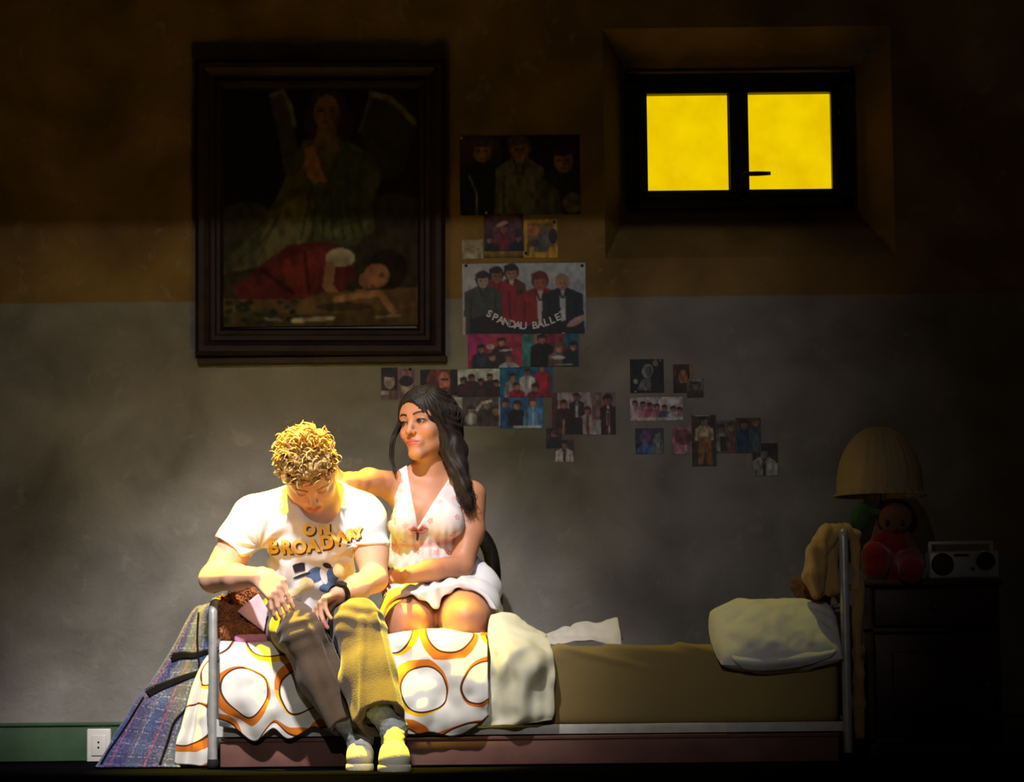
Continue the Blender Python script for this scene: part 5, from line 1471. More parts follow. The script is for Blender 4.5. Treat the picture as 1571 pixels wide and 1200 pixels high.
# open the sleeves below their hems and hollow them round the arm
def half(p, n): 
    p = np.array(p[:]); n = np.array(n[:]) / np.linalg.norm(n)
    return lambda P: -((P - p) @ n)
for (p0, p1, nn) in ((a0, a1, (a1 - a0) + Vector((-0.03, 0, -0.02))), (b0, b1, (b1 - b0))):
    n = Vector(nn).normalized(); e = p0 + (p1 - p0) * 0.86
    hs = half(e, n)
    S.func(np.array(e[:]) - 0.16, np.array(e[:]) + 0.16, lambda P, e=e, hs=hs: np.maximum(hs(P), np.linalg.norm(P - np.array((e + n * 0.05)[:]), axis=-1) - 0.105), 0.0, 'sub')
    S.cap(e - n * 0.03, e + n * 0.1, 0.052, 0.056, 0.004, 'sub')
# neckline
S.cap(W(491, 778, 0.03), W(486, 730, 0.01), 0.074, 0.088, 0.008, 'sub')
S.cap(W(499, 786, -0.06), W(492, 755, 0.02), 0.030, 0.06, 0.012, 'sub')
# room for the thighs
V, F = S.mesh()
N = vnormals(V, F)
def shirt_folds(V):
    x, y, z = V[:, 0], V[:, 1], V[:, 2]
    d = 0.0035 * fbm(V * np.array([1, 0.6, 1.6]), 9, 2)
    # folds fanning from the arm pits and gathering at the waist
    for (px, py, a0_, sp, am) in ((398, 838, 0.3, 26, 0.0045), (542, 836, 2.6, 26, 0.0045)):
        c = W(px, py, 0.0); dx, dz = x - c.x, z - c.z
        r = np.hypot(dx, dz); an = np.arctan2(dz, dx)
        d = d + am * np.sin(an * 9 + 14 * r) * np.exp(-((r - 0.05) / 0.09) ** 2)
    zw = W(478, 880, 0.1).z
    d = d + 0.006 * np.sin((z + 0.35 * np.abs(x - W(470, 800, 0).x) + 0.1 * vnoise(V, 7)) * 95) * np.clip((zw + 0.05 - z) / 0.1, 0, 1)
    return d
V = V + N * shirt_folds(V)[:, None]
shirt = put('t_shirt', to_mesh(V, F), mk('white_jersey', (236, 236, 238), 0.9, 0.1, 0.02, 10, 0.08, 400), man)
bv = BVHTree.FromPolygons([tuple(q) for q in V], [tuple(int(i) for i in q) for q in F])
def on_shirt(v2, f, px, py, name, mat, off=0.0015, rot=0.0, scl=None):
    """flat figure (metres, x right, y up) printed at a pixel position of the shirt front"""
    bm = bmesh.new()
    vs = [bm.verts.new((p[0], p[1], 0)) for p in v2]
    for q in f:
        try: bm.faces.new([vs[i] for i in q])
        except ValueError: pass
    bmesh.ops.triangulate(bm, faces=bm.faces[:])
    for _ in range(3):
        long = [e for e in bm.edges if e.calc_length() > 0.009]
        if not long: break
        bmesh.ops.subdivide_edges(bm, edges=long, cuts=1)
        bmesh.ops.triangulate(bm, faces=bm.faces[:])
    v, f = bm_vf(bm)
    c = W(px, py, -0.06); ca, sa = math.cos(rot), math.sin(rot)
    out = []
    for p in v:
        x, z = c.x + p[0] * ca - p[1] * sa, c.z + p[0] * sa + p[1] * ca
        h = bv.ray_cast(Vector((x, -0.5, z)), Vector((0, 1, 0)))
        y = h[0].y - off if h[0] is not None and h[0].y < 0.2 else 0.02
        out.append((x, y, z))
    return np.array(out), f
M_INKY = mk('yellow_ink', (255, 214, 112), 0.7, 0.1, 0.05, 40); M_INKB = mk('brown_ink', (104, 72, 44), 0.7, 0.1, 0.05, 40)
front, shadow = [], []
for ch_, px, py, sz, rt in (('O', 473, 811, 0.046, 0.05), ('N', 496, 810, 0.046, 0.02), ('B', 415, 836, 0.054, -0.02), ('R', 436, 837, 0.054, 0.0), ('O', 457, 837, 0.054, 0.0), ('A', 478, 835, 0.054, 0.06), ('D', 499, 830, 0.054, 0.12), ('W', 521, 823, 0.054, 0.15), ('A', 538, 819, 0.044, 0.18), ('Y', 548, 816, 0.038, 0.2)):
    v, f = glyph_mesh(ch_, sz, 0.0032)
    v = v - np.array([0, sz * 0.35, 0])
    front.append(on_shirt(v, f, px, py, 'l', None, 0.0030, rt)); shadow.append(on_shirt(v, f, px + 2.5, py + 2.5, 'l', None, 0.0016, rt))
put('lettering', to_mesh(*join(*front), smooth=False), M_INKY, shirt); put('lettering_shadow', to_mesh(*join(*shadow), smooth=False), M_INKB, shirt)
def disc(rx, ry, n=22): return [(rx * math.cos(2 * math.pi * k / n), ry * math.sin(2 * math.pi * k / n)) for k in range(n)], [list(range(n))]
def prints(name, mat, items, off):
    for (v, f, px, py, rt) in items:
        put(name, to_mesh(*on_shirt(v, f, px, py, 'p', None, off, rt), smooth=False), mat, shirt)
rect = lambda w, h: ([(-w, -h), (w, -h), (w, h), (-w, h)], [[0, 1, 2, 3]])
prints('blue_print', mk('blue_ink', (96, 122, 168), 0.7, 0.1, 0.2, 40), [(*disc(0.030, 0.022), 480, 880, 0.5), (*disc(0.046, 0.018), 508, 899, 0.1), (*disc(0.020, 0.026), 507, 880, -0.3)], 0.0016)
prints('white_print', mk('white_ink_shirt', (226, 230, 236), 0.7, 0.1, 0.05, 40), [(*disc(0.010, 0.026), 493, 882, 0.25)], 0.0026)
prints('pale_print', mk('cream_ink', (244, 226, 170), 0.7, 0.1, 0.05, 40), [(*disc(0.024, 0.020), 466, 894, 0.2), (*disc(0.028, 0.026), 521, 872, 0.3), (*disc(0.022, 0.012), 452, 905, 0.4)], 0.0022)
hat = ([(-0.018, -0.010), (0.016, -0.010), (0.020, 0.012), (0.010, 0.016), (-0.012, 0.016), (-0.021, 0.012)], [[0, 1, 2, 3, 4, 5]])
prints('hat_print', mk('black_ink', (52, 50, 62), 0.7, 0.1, 0.05, 40), [(*hat, 456, 870, 0.2), (*disc(0.030, 0.0045), 459, 881, 0.32), (*disc(0.014, 0.008), 499, 866, -0.3)], 0.0030)

# trousers
M_TROU = mk('brown_corduroy', (94, 77, 62), 0.85, 0.12, 0.12, 16, 0.3, 220, sheen=0.2)
KR, KL = W(463, 970, -0.215), W(549, 960, -0.225)
HR, HL = W(440, 962, 0.20), W(520, 958, 0.20)
legR = [HR, KR, W(490, 1035, -0.205), W(531, 1116, -0.23)]; legL = [HL, KL, W(566, 1035, -0.29), W(585, 1106, -0.375)]
S = SDF((-1.0, -0.50, 0.02), (-0.30, 0.42, 0.66), 0.0038)
S.chain(legL, [0.098, 0.076, 0.079, 0.072], 0.03)
F2 = S.F; S.F = np.full(S.n, 1.0, np.float32)
S.chain(legR, [0.098, 0.068, 0.064, 0.050], 0.03)
S.F = np.minimum(S.F, F2); del F2
S.cap(W(446, 960, 0.235), W(512, 958, 0.235), 0.125, 0.125, 0.03, flat=(0, 0, 1), q=0.9)
for (L, r) in ((legR, 0.050), (legL, 0.072)):
    e = L[-1]; n = (L[-1] - L[-2]).normalized()
    n2 = (n + Vector((0, -0.35, 0.0))).normalized()
    hs = half(e - n * 0.004, n2)
    S.func(np.array(e[:]) - 0.13, np.array(e[:]) + 0.13, lambda P, hs=hs, e=e: np.maximum(hs(P), np.linalg.norm(P - np.array(e[:]), axis=-1) - 0.125), 0.0, 'sub')
    S.cap(e - n * 0.05, e + n * 0.1, r - 0.016, r - 0.006, 0.003, 'sub')
V, F = S.mesh(); N = vnormals(V, F)
def trou_folds(V):
    d = 0.003 * fbm(V * np.array([1.4, 1, 0.6]), 11, 2)
    for (K, A, am) in ((KR, legR[3], 0.0065), (KL, legL[3], 0.0065)):
        k = np.array(K[:]); ax = np.array((A - K)[:]); L = np.linalg.norm(ax); ax /= L
        t = (V - k) @ ax; rad = V - k - t[:, None] * ax
        an = np.arctan2(rad[:, 1], rad[:, 0])
        near = np.exp(-(((V - k - t[:, None] * ax) ** 2).sum(1)) / 0.10 ** 2) * (V[:, 1] < 0.0)
        d = d + am * np.sin(an * 5 + 9 * t + 2.0 * vnoise(V, 6)) * np.clip((t + 0.08) / 0.1, 0, 1) * np.clip(1.2 - t / L, 0.35, 1) * near
        d = d + 0.005 * np.sin((t - 0.25 * rad[:, 0]) * 130 + 3 * vnoise(V, 9)) * np.exp(-((t + 0.01) / 0.05) ** 2) * near
    for (x0, y0, x1, y1, am, wd) in ((489, 958, 549, 1104, 0.011, 0.008), (470, 952, 522, 1060, 0.006, 0.008), (556, 950, 560, 1100, 0.008, 0.010), (575, 945, 612, 1090, 0.009, 0.009)):
        a_, b_3 = W(x0, y0, -0.27), W(x1, y1, -0.27)
        dx, dz = b_3.x - a_.x, b_3.z - a_.z; L = math.hypot(dx, dz)
        t = np.clip(((V[:, 0] - a_.x) * dx + (V[:, 2] - a_.z) * dz) / L ** 2, 0, 1)
        e = np.hypot(V[:, 0] - a_.x - t * dx, V[:, 2] - a_.z - t * dz) + 0.003 * vnoise(V, 14)
        d = d + am * np.exp(-(e / wd) ** 2) * (N[:, 1] < 0.1) * (V[:, 1] < -0.15)
    return d
V = V + N * trou_folds(V)[:, None]
put('trousers', to_mesh(V, F), M_TROU, man)

# socks and shoes
M_SOCK2 = mk('grey_sock', (150, 152, 150), 0.95, 0.05, 0.15, 60, 0.4, 200)
M_CANVAS = {0: mk('shaded_canvas', (176, 170, 166), 0.85, 0.1, 0.06, 20, 0.2, 200), 1: mk('white_canvas', (232, 228, 206), 0.85, 0.1, 0.05, 20, 0.2, 200)}  # right shoe's shade is painted in as greyer canvas
M_SOLE = mk('white_rubber', (222, 214, 190), 0.6, 0.3, 0.05, 20)
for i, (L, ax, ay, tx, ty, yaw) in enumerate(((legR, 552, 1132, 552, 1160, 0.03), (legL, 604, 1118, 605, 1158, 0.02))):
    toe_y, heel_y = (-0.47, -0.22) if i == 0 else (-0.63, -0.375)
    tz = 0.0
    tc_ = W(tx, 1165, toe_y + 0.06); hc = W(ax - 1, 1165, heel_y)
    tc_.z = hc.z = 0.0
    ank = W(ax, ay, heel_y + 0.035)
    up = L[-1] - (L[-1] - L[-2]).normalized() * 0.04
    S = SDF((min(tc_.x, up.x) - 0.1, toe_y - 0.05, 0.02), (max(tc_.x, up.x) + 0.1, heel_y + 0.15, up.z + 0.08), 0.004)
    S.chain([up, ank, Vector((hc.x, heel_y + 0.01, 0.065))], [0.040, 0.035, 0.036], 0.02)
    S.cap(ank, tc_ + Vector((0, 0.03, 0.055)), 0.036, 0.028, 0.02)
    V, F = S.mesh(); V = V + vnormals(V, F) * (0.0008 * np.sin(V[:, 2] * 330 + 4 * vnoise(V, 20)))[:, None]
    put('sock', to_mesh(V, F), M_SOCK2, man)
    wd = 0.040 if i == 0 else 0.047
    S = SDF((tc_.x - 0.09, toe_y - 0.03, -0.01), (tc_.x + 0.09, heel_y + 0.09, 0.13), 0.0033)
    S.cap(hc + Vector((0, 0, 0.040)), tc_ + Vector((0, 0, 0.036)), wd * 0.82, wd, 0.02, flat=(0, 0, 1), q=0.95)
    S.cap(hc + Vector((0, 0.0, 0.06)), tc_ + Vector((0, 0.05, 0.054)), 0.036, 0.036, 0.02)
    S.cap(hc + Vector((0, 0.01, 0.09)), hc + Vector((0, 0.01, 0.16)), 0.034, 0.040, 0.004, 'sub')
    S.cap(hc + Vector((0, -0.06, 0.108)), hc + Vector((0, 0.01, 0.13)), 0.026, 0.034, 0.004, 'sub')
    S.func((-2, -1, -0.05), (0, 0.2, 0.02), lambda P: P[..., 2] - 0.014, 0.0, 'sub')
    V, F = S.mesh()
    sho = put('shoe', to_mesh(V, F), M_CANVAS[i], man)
    S = SDF((tc_.x - 0.09, toe_y - 0.03, -0.02), (tc_.x + 0.09, heel_y + 0.09, 0.06), 0.0035)
    S.cap(hc + Vector((0, 0, 0.010)), tc_ + Vector((0, 0, 0.010)), wd * 0.86, wd * 1.05, 0.02)
    S.func((-2, -1, 0.0), (0, 0.2, 0.08), lambda P: 0.022 - P[..., 2], 0.0, 'sub')
    S.func((-2, -1, -0.08), (0, 0.2, 0.03), lambda P: P[..., 2] - 0.0005, 0.0, 'sub')
    put('sole', to_mesh(*S.mesh()), M_SOLE, sho)
    for kk in range(4):
        t = 0.42 + 0.13 * kk
        p = tc_ + Vector((0, 0.05, 0.054)); q = hc + Vector((0, 0, 0.062)); m_ = p + (q - p) * (kk * 0.24)
        put('lace', tube([m_ + Vector((-0.024, 0, 0.024)), m_ + Vector((0, -0.003, 0.038)), m_ + Vector((0.024, 0.004, 0.024))], 0.0028, 6), M_SOLE, sho)
# watch
wc = W(517, 914, -0.195); fa = W(548, 902, -0.10); d = (wc - fa).normalized(); wp = wc - d * 0.012
a = d.cross(Vector((0, 0, 1))).normalized(); b = d.cross(a)
ring = []
for k in range(25):
    an = 2 * math.pi * k / 24
    ring.append(wp + (a * math.cos(an) + b * math.sin(an)) * 0.0325)
V = []; F = []
for p in ring:
    o_ = (p - wp).normalized()
    for (s1, s2) in ((-1, 0), (1, 0), (1, 1), (-1, 1)): V.append(p + d * s1 * 0.011 + o_ * (0.004 * s2 - 0.002))
for k in range(24):
    for j in range(4): F.append([4 * k + j, 4 * k + (j + 1) % 4, 4 * k + 4 + (j + 1) % 4, 4 * k + 4 + j])
M_STRAP = mk('black_strap', (20, 18, 22), 0.5, 0.3)
wt = put('watch', to_mesh(np.array([q[:] for q in V]), F), M_STRAP, man, label='black wristwatch')
o_ = (Vector((0.0, -0.72, 0.7)) - d * Vector((0.0, -0.72, 0.7)).dot(d)).normalized(); cc_ = wp + o_ * 0.036
e1 = d; e2 = o_.cross(d)
V = [cc_ + o_ * h_ + (e1 * math.cos(2 * math.pi * k / 20) + e2 * math.sin(2 * math.pi * k / 20)) * 0.017 for h_ in (-0.004, 0.004) for k in range(20)]
F = [[k, (k + 1) % 20, 20 + (k + 1) % 20, 20 + k] for k in range(20)] + [list(range(20))[::-1], list(range(20, 40))]
put('watch_case', to_mesh(np.array([q[:] for q in V]), F, False), M_STRAP, wt)

# ================================================================== the woman
WH = Head(W(655, 652, 0.40), head_frame(-34, -3, -5), 1.04)
def woman_torso(S, g=0.0):
    S.cap(W(648, 928, 0.50), W(700, 926, 0.50), 0.115 + g, 0.115 + g, 0.03, flat=(0, 0, 1), q=0.9)
    S.cap(W(676, 915, 0.49), W(652, 855, 0.45), 0.12 + g, 0.098 + g, 0.05, flat=(0, 1, 0), q=0.82)
    S.cap(W(652, 855, 0.45), W(656, 790, 0.42), 0.098 + g, 0.112 + g, 0.05, flat=(0, 1, 0), q=0.78)
def woman_chest(S, g=0.0):
    for x, dd in ((622, 0.345), (685, 0.35)):
        S.ell(W(x, 800, dd), (0.050 + g, 0.050 + g, 0.052 + g), k=0.035)
S = SDF((-0.66, -0.02, 0.36), (0.12, 0.78, 1.30), 0.003)
woman_torso(S); woman_chest(S)
shR, shL = W(596, 744, 0.41), W(723, 760, 0.42)
S.cap(W(612, 752, 0.42), W(706, 762, 0.43), 0.052, 0.052, 0.04)
S.cap(W(605, 745, 0.42), W(656, 718, 0.435), 0.030, 0.040, 0.03); S.cap(W(718, 756, 0.43), W(664, 720, 0.435), 0.030, 0.040, 0.03)
S.cap(W(661, 745, 0.43), WH.w(0, -0.02, -0.045), 0.047, 0.049, 0.025)
# her right arm reaches behind the man's neck, her left crosses to his elbow
S.chain([shR, W(566, 738, 0.33), W(546, 742, 0.26), W(535, 741, 0.225), W(527, 740, 0.195)], [0.046, 0.040, 0.034, 0.032, 0.025], 0.018)
hand(S, W(527, 740, 0.195), W(508, 738, 0.170), (0.3, 0.9, 0.3), (-0.1, 0.0, 1.0), fdir=Vector((-1.0, -0.36, 0.15)), curl=((2, 8, 8),) * 4, scale=0.92, thumb_curl=(10, 15))
S.chain([shL, W(722, 815, 0.40), W(708, 868, 0.36), W(660, 876, 0.27), W(618, 884, 0.16)], [0.049, 0.044, 0.038, 0.036, 0.025], 0.018)
hand(S, W(618, 884, 0.16), W(594, 884, 0.105), (0.2, 0.3, 0.9), (0.2, -0.6, 0.5), curl=((30, 35, 20),) * 4, scale=0.90, thumb_curl=(10, 15))
# folded legs
S.chain([W(645, 938, 0.47), W(628, 950, 0.26), W(620, 958, 0.115)], [0.090, 0.078, 0.064], 0.03)
S.chain([W(704, 934, 0.47), W(716, 946, 0.26), W(714, 955, 0.10)], [0.092, 0.086, 0.072], 0.03)
for kx, dk, ax_ in ((620, 0.12, 640), (714, 0.11, 706)):
    S.cap(W(kx, 962, dk + 0.02), W(kx + 2, 966, 0.32), 0.056, 0.052, 0.02)
    S.cap(W(kx + 2, 966, 0.32), W(ax_, 966, 0.58), 0.052, 0.038, 0.02)
    S.cap(W(ax_, 966, 0.58), W(ax_ + 4, 966, 0.70), 0.038, 0.030, 0.02)
    S.ell(W(kx, 944, dk - 0.042), (0.034, 0.030, 0.030), k=0.03)
add_head(S, WH, True)
V, F = S.mesh(); V = relax(V, F, 1, 0.3)
Cw = tint(WH, V, (178, 122, 92), (164, 80, 74), (40, 26, 22), True)
wom = put('person', to_mesh(V, F, col=Cw), M_SKIN, label='person with long dark hair in floral slip kneeling on the bed', cat='person')
eyes(WH, wom, (0.10, 1, -0.08))
for sx in (-1, 1):
    put('eyelash', tube([WH.w(sx * 0.0170, 0.0790, -0.0015), WH.w(sx * 0.0240, 0.0850, 0.0025), WH.w(sx * 0.0320, 0.0860, 0.0040), WH.w(sx * 0.0400, 0.0825, 0.0032), WH.w(sx * 0.0470, 0.0760, 0.0015)], [0.0008, 0.0016, 0.0019, 0.0018, 0.0008], 6), mk('lash_black', (18, 12, 12), 0.6), wom)

# dress
S = SDF((-0.60, 0.06, 0.38), (0.14, 0.80, 0.99), 0.0034)
woman_torso(S, 0.010); woman_chest(S, 0.010)
S.cap(W(614, 756, 0.42), W(704, 764, 0.43), 0.061, 0.061, 0.03)
S.cap(W(607, 748, 0.42), W(640, 730, 0.43), 0.044, 0.048, 0.02); S.cap(W(715, 758, 0.43), W(684, 736, 0.43), 0.044, 0.048, 0.02)
S.chain([W(645, 934, 0.47), W(630, 946, 0.27), W(622, 952, 0.15)], [0.104, 0.096, 0.084], 0.04)
S.chain([W(706, 930, 0.47), W(718, 940, 0.27), W(718, 950, 0.15)], [0.108, 0.104, 0.094], 0.04)
S.cap(W(672, 925, 0.42), W(672, 935, 0.20), 0.085, 0.07, 0.05)
S.cap(W(664, 850, 0.46), W(724, 905, 0.44), 0.085, 0.09, 0.05, flat=(0, 1, 0), q=0.8); S.cap(W(724, 900, 0.44), W(738, 938, 0.36), 0.07, 0.06, 0.04)
V0 = W(641, 812, 0.33)
def vneck(P):
    """deep V between the straps"""
    x, y, z = P[..., 0], P[..., 1], P[..., 2]
    vz = z - V0.z
    zt_ = W(655, 715, 0.40).z - V0.z
    lx = V0.x + (W(624, 712, 0.40).x - V0.x) * vz / zt_; rx = V0.x + (W(700, 728, 0.40).x - V0.x) * vz / zt_
    return np.maximum(np.maximum(lx - x, x - rx) * 0.8, np.maximum(-vz, y - 0.52))
S.func((-0.6, 0.06, V0.z - 0.03), (0.14, 0.6, 0.99), vneck, 0.003, 'sub')
def arms_out(side):
    e = W(603, 700, 0.4).x if side < 0 else W(716, 700, 0.4).x
    zb_ = W(600, 800, 0.4).z
    return lambda P: np.maximum((P[..., 0] - e) * (1 if side < 0 else -1), zb_ - P[..., 2])
S.func((-0.6, 0.06, 0.6), (-0.2, 0.7, 0.99), arms_out(-1), 0.02, 'sub'); S.func((-0.2, 0.06, 0.6), (0.14, 0.7, 0.99), arms_out(1), 0.02, 'sub')
S.cap(shL, W(722, 815, 0.40), 0.058, 0.052, 0.006, 'sub'); S.cap(shR, W(566, 738, 0.33), 0.056, 0.05, 0.006, 'sub')
S.func((-0.6, 0.0, 0.3), (0.14, 0.3, 0.8), lambda P: (P[..., 1] - 0.185 - 0.02 * np.sin(P[..., 0] * 26) + 0.0 * P[..., 2]), 0.0, 'sub')
S.func((-0.6, 0.0, 0.3), (0.14, 0.46, 0.6), lambda P: P[..., 2] - (W(690, 933, 0.2).z + 0.10 * np.clip(P[..., 1] - 0.2, 0, 1) * -1 - 0.25 * np.clip(P[..., 0] - W(745, 930, 0.2).x, 0, 1) - 0.4 * np.clip(W(612, 930, 0.2).x - P[..., 0], 0, 1)), 0.004, 'sub')
# hollow under the skirt hem
for (a_, b_2, r0, r1) in ((W(645, 938, 0.40), W(620, 958, 0.10), 0.088, 0.076), (W(706, 934, 0.40), W(716, 955, 0.09), 0.094, 0.084)):
    S.cap(a_, b_2, r0, r1, 0.01, 'sub')
S.func((-0.6, 0.0, 0.3), (0.14, 0.8, 0.5), lambda P: P[..., 2] - (zt + 0.012), 0.0, 'sub')
V, F = S.mesh(); N = vnormals(V, F)
zw = W(650, 850, 0.35).z
def dress_folds(V):
    low = np.clip((zw - V[:, 2]) / 0.05, 0, 1)
    d = 0.0022 * fbm(V, 13, 2)
    c = W(650, 845, 0.36)
    an = np.arctan2(V[:, 2] - c.z - 0.08, V[:, 0] - c.x)
    d = d + low * 0.0045 * np.sin(an * 26 + 3 * vnoise(V, 9))
    band = np.exp(-((V[:, 2] - W(645, 838, 0.33).z - 0.12 * np.abs(V[:, 0] - V0.x)) / 0.012) ** 2) * (V[:, 1] < 0.42)
    d = d - 0.004 * band
    gath = np.clip((W(645, 805, 0.33).z - V[:, 2]) / 0.04, 0, 1) * (1 - low)
    d = d + gath * 0.002 * np.sin((V[:, 0] - V0.x) * 240)
    return d
V = V + N * dress_folds(V)[:, None]
# printed flowers above the waist, plain white below
Cd = np.tile(lin_arr((204, 202, 208)), (len(V), 1))
up_ = V[:, 2] > W(645, 852, 0.33).z
rgf = np.random.default_rng(11)
Cd[up_] = lin_arr((210, 200, 200))
fl = [(V[i]) for i in rgf.choice(np.nonzero(up_ & (V[:, 1] < 0.46))[0], 150, replace=False)]
kept = []
for p in fl:
    if all(np.linalg.norm(p - q) > 0.030 for q in kept): kept.append(p)
for j, p in enumerate(kept):
    r = np.linalg.norm(V - p, axis=1); d3 = V - p; an = np.arctan2(d3[:, 2], d3[:, 0])
    R0 = (0.013 if j % 3 else 0.017) * (0.78 + 0.22 * np.cos(5 * an + j))
    m = np.clip((R0 - r) / 0.003, 0, 1)[:, None] * up_[:, None]
    Cd = Cd * (1 - m * 0.85) + lin_arr(((222, 130, 130), (226, 150, 146), (206, 110, 112))[j % 3]) * m * 0.85
    m = np.clip((0.0045 - r) / 0.002, 0, 1)[:, None] * up_[:, None]
    Cd = Cd * (1 - m) + lin_arr((236, 190, 160)) * m
bz = np.exp(-((V[:, 2] - W(645, 838, 0.33).z - 0.12 * np.abs(V[:, 0] - V0.x)) / 0.008) ** 2)[:, None] * (V[:, 1] < 0.42)[:, None]
Cd = Cd * (1 - bz * 0.6) + lin_arr((206, 104, 88)) * bz * 0.6
edge = np.exp(-(vneck(V) / 0.006) ** 2)[:, None] * up_[:, None]
Cd = Cd * (1 - edge * 0.7) + lin_arr((240, 224, 224)) * edge * 0.7
dress = put('dress', to_mesh(V, F, col=Cd), mk('printed_slip_cotton', attr=True, rough=0.8, spec=0.15, var=0.03), wom)
# tie at the bottom of the neckline
q = W(641, 822, 0.29)
bt = bv2 = BVHTree.FromPolygons([tuple(p) for p in V], [tuple(int(i) for i in g) for g in F])
def surf(px, py):
    dd_ = (W(px, py, 0.3) - CAM_POS).normalized(); h = bt.ray_cast(CAM_POS, dd_)
    return (h[0] if h[0] is not None else W(px, py, 0.33)) - dd_ * 0.004
tie = [surf(638, 812), surf(641, 820), surf(640, 829)]
put('neck_tie', tube(tie, [0.004, 0.005, 0.003], 8), mk('dark_tie', (96, 52, 56), 0.8), dress)
put('front_bow', join(tube([surf(640, 814), surf(634, 808), surf(628, 812), surf(634, 817), surf(640, 815)], 0.004, 8), tube([surf(641, 814), surf(648, 806), surf(655, 811), surf(648, 817), surf(641, 815)], 0.004, 8)), mk('coral_tie', (214, 120, 112), 0.8), dress)

# long dark hair gathered over her left shoulder
M_HAIRW = mk('dark_brown_hair', (38, 28, 26), 0.6, 0.25, 0.25, 40, rgb2=(22, 16, 15))
S = SDF(WH.c - np.array([0.20, 0.22, 0.36]), WH.c + np.array([0.24, 0.20, 0.20]), 0.0038)
S.ell(WH.w(0, -0.012, 0.038), np.array([0.086, 0.110, 0.090]) * WH.s, WH.R, 0)
S.ell(WH.w(-0.035, -0.035, -0.015), np.array([0.060, 0.075, 0.085]) * WH.s, WH.R, 0.03)
S.ell(WH.w(0.0, -0.06, -0.04), np.array([0.065, 0.05, 0.07]) * WH.s, WH.R, 0.03)
# face opening
S.ell(WH.w(0.010, 0.092, -0.034), np.array([0.063, 0.085, 0.098]) * WH.s, WH.R, 0.010, 'sub')
S.cap(WH.w(0.05, 0.05, -0.05), WH.w(0.03, 0.06, -0.14), 0.045, 0.06, 0.01, 'sub')
tail = [WH.w(-0.055, -0.02, -0.03), W(697, 692, 0.375), W(703, 722, 0.35), W(711, 748, 0.335), W(718, 768, 0.335), W(722, 784, 0.34)]
S.chain(tail, [0.048, 0.040, 0.031, 0.024, 0.016, 0.006], 0.02)
V, F = S.mesh(); N = vnormals(V, F)
q = WH.loc(V)
V = V + N * (0.0025 * np.sin(np.arctan2(q[:, 0] + 0.03, q[:, 2] - 0.12) * 60 + 6 * vnoise(V, 14)))[:, None]
hw_ = put('hair', to_mesh(V, F), M_HAIRW, wom)
parts = []
rg = np.random.default_rng(5)
part_pt = np.array([0.022, 0.050, 0.104])
def strand(pts, r, jit):
    P = []
    base = smooth_path(pts, 6); n = len(base); off = rg.normal(0, jit, 3); ph = rg.uniform(0, 6)
    for i, p in enumerate(base):
        t = i / (n - 1)
        P.append(np.array(p) + off * min(1, t * 3) * (1 - 0.4 * t) + 0.002 * math.sin(9 * t + ph))
    return tube(P, [r * (1 - 0.8 * (i / (n - 1)) ** 3) for i in range(n)], 5, False)
T = [np.array(p[:]) for p in tail]
for k in range(260):        # sweep from the parting over her left side into the tail
    a = rg.uniform(0, 1)
    st = part_pt + np.array([-0.01, -0.12 * a, 0.008 * (1 - a)])
    mid = np.array([-0.062 - 0.022 * math.sin(a * 3.0), 0.052 - 0.14 * a, 0.058 - 0.01 * a]); mid2 = np.array([-0.080, 0.030 - 0.10 * a, -0.005])
    e = 1 + int(rg.uniform(0, 3.99)) 
    pts = [WH.w(*st), WH.w(*mid), WH.w(*mid2)] + [T[i] + rg.normal(0, 0.010, 3) for i in range(1, 6)][:2 + e]
    parts.append(strand(pts, rg.uniform(0.0009, 0.0019), 0.006))
for k in range(26):         # thin lock on her right side
    st = part_pt + np.array([0.004, -0.05 * rg.random(), 0.0])
    L = [WH.w(*st), WH.w(0.060, 0.045, 0.060), WH.w(0.074, 0.040, 0.01), W(604, 672, 0.36), W(602, 700, 0.36), W(606, 726, 0.35)]
    parts.append(strand(L, rg.uniform(0.0012, 0.0022), 0.004))
for k in range(24):         # crown and back on her right
    a = rg.uniform(0, 1)
    parts.append(strand([WH.w(*(part_pt + np.array([0.006, -0.1 * a, 0.006]))), WH.w(0.060, 0.03 - 0.1 * a, 0.07), WH.w(0.078, 0.01 - 0.08 * a, 0.0), WH.w(0.07, -0.01 - 0.06 * a, -0.07)], rg.uniform(0.0015, 0.0028), 0.004))
put('strands', to_mesh(*join(*parts)), M_HAIRW, hw_, kind='stuff')
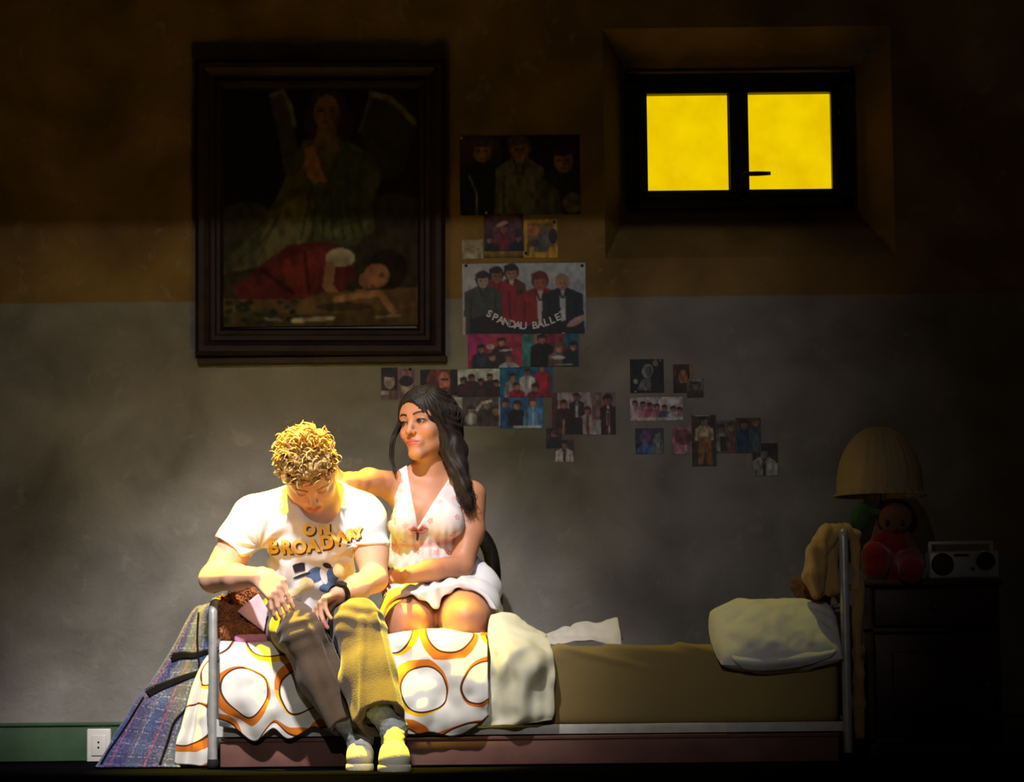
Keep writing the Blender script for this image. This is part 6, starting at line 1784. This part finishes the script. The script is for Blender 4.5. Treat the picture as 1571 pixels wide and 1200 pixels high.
bm = bmesh.new(); bmesh.ops.create_uvsphere(bm, u_segments=14, v_segments=10, radius=0.0065)
v, f = bm_vf(bm); put('earring', to_mesh(v + np.array(W(683, 664, 0.355)[:]), f), mk('pearl', (210, 196, 190), 0.2, 0.5), wom)

# ------------------------------------------------------------------ bedding gives way under what rests on it
def world_bvh(objs):
    V, F, n = [], [], 0
    for o in objs:
        V += [v.co + WLOC[o] for v in o.data.vertices]; F += [[i + n for i in p.vertices] for p in o.data.polygons]; n = len(V)
    return BVHTree.FromPolygons(V, F)
def dent(o, bv, gap, ymin, shape=None, zmin=0.2):
    """lower the vertices of o that stand higher than the underside of the bodies above"""
    me = o.data; n = len(me.vertices); base = np.array(WLOC[o][:])
    co = np.empty(n * 3, np.float32); me.vertices.foreach_get('co', co); co = co.reshape(-1, 3).astype(float) + base
    dz = np.zeros(n)
    for i in np.nonzero((co[:, 1] > ymin) & (co[:, 2] > zt - 0.14))[0]:
        h = bv.ray_cast(Vector((co[i, 0], co[i, 1], zmin)), Vector((0, 0, 1)), 0.5)
        if h[0] is not None and co[i, 2] > h[0].z - gap: dz[i] = co[i, 2] - (h[0].z - gap)
    dz = np.minimum(dz, 0.13)
    if shape is not None:
        g = dz.reshape(shape)
        for _ in range(5):
            p = np.pad(g, 1, mode='edge')
            g = np.maximum(g, 0.97 * (p[:-2, 1:-1] + p[2:, 1:-1] + p[1:-1, :-2] + p[1:-1, 2:]) / 4)
        dz = g.ravel()
    co[:, 2] -= dz
    me.vertices.foreach_set('co', (co - base).astype(np.float32).ravel()); me.update()
kids = lambda r, *names: [c for c in r.children if c.name.split('.')[0] in names]
sitters = world_bvh([man, wom] + kids(man, 't_shirt', 'trousers') + kids(wom, 'dress'))
dent(duvet, sitters, 0.008, -0.115, (110, 150))
dent(duvet, world_bvh(kids(toy, 'body', 'paw_pad')), 0.008, -0.05, (110, 150))
dent(mattress, sitters, 0.022, -0.05)
dent(bedsheet, world_bvh([wom] + kids(wom, 'dress')), 0.001, 0.02, (110, 70))
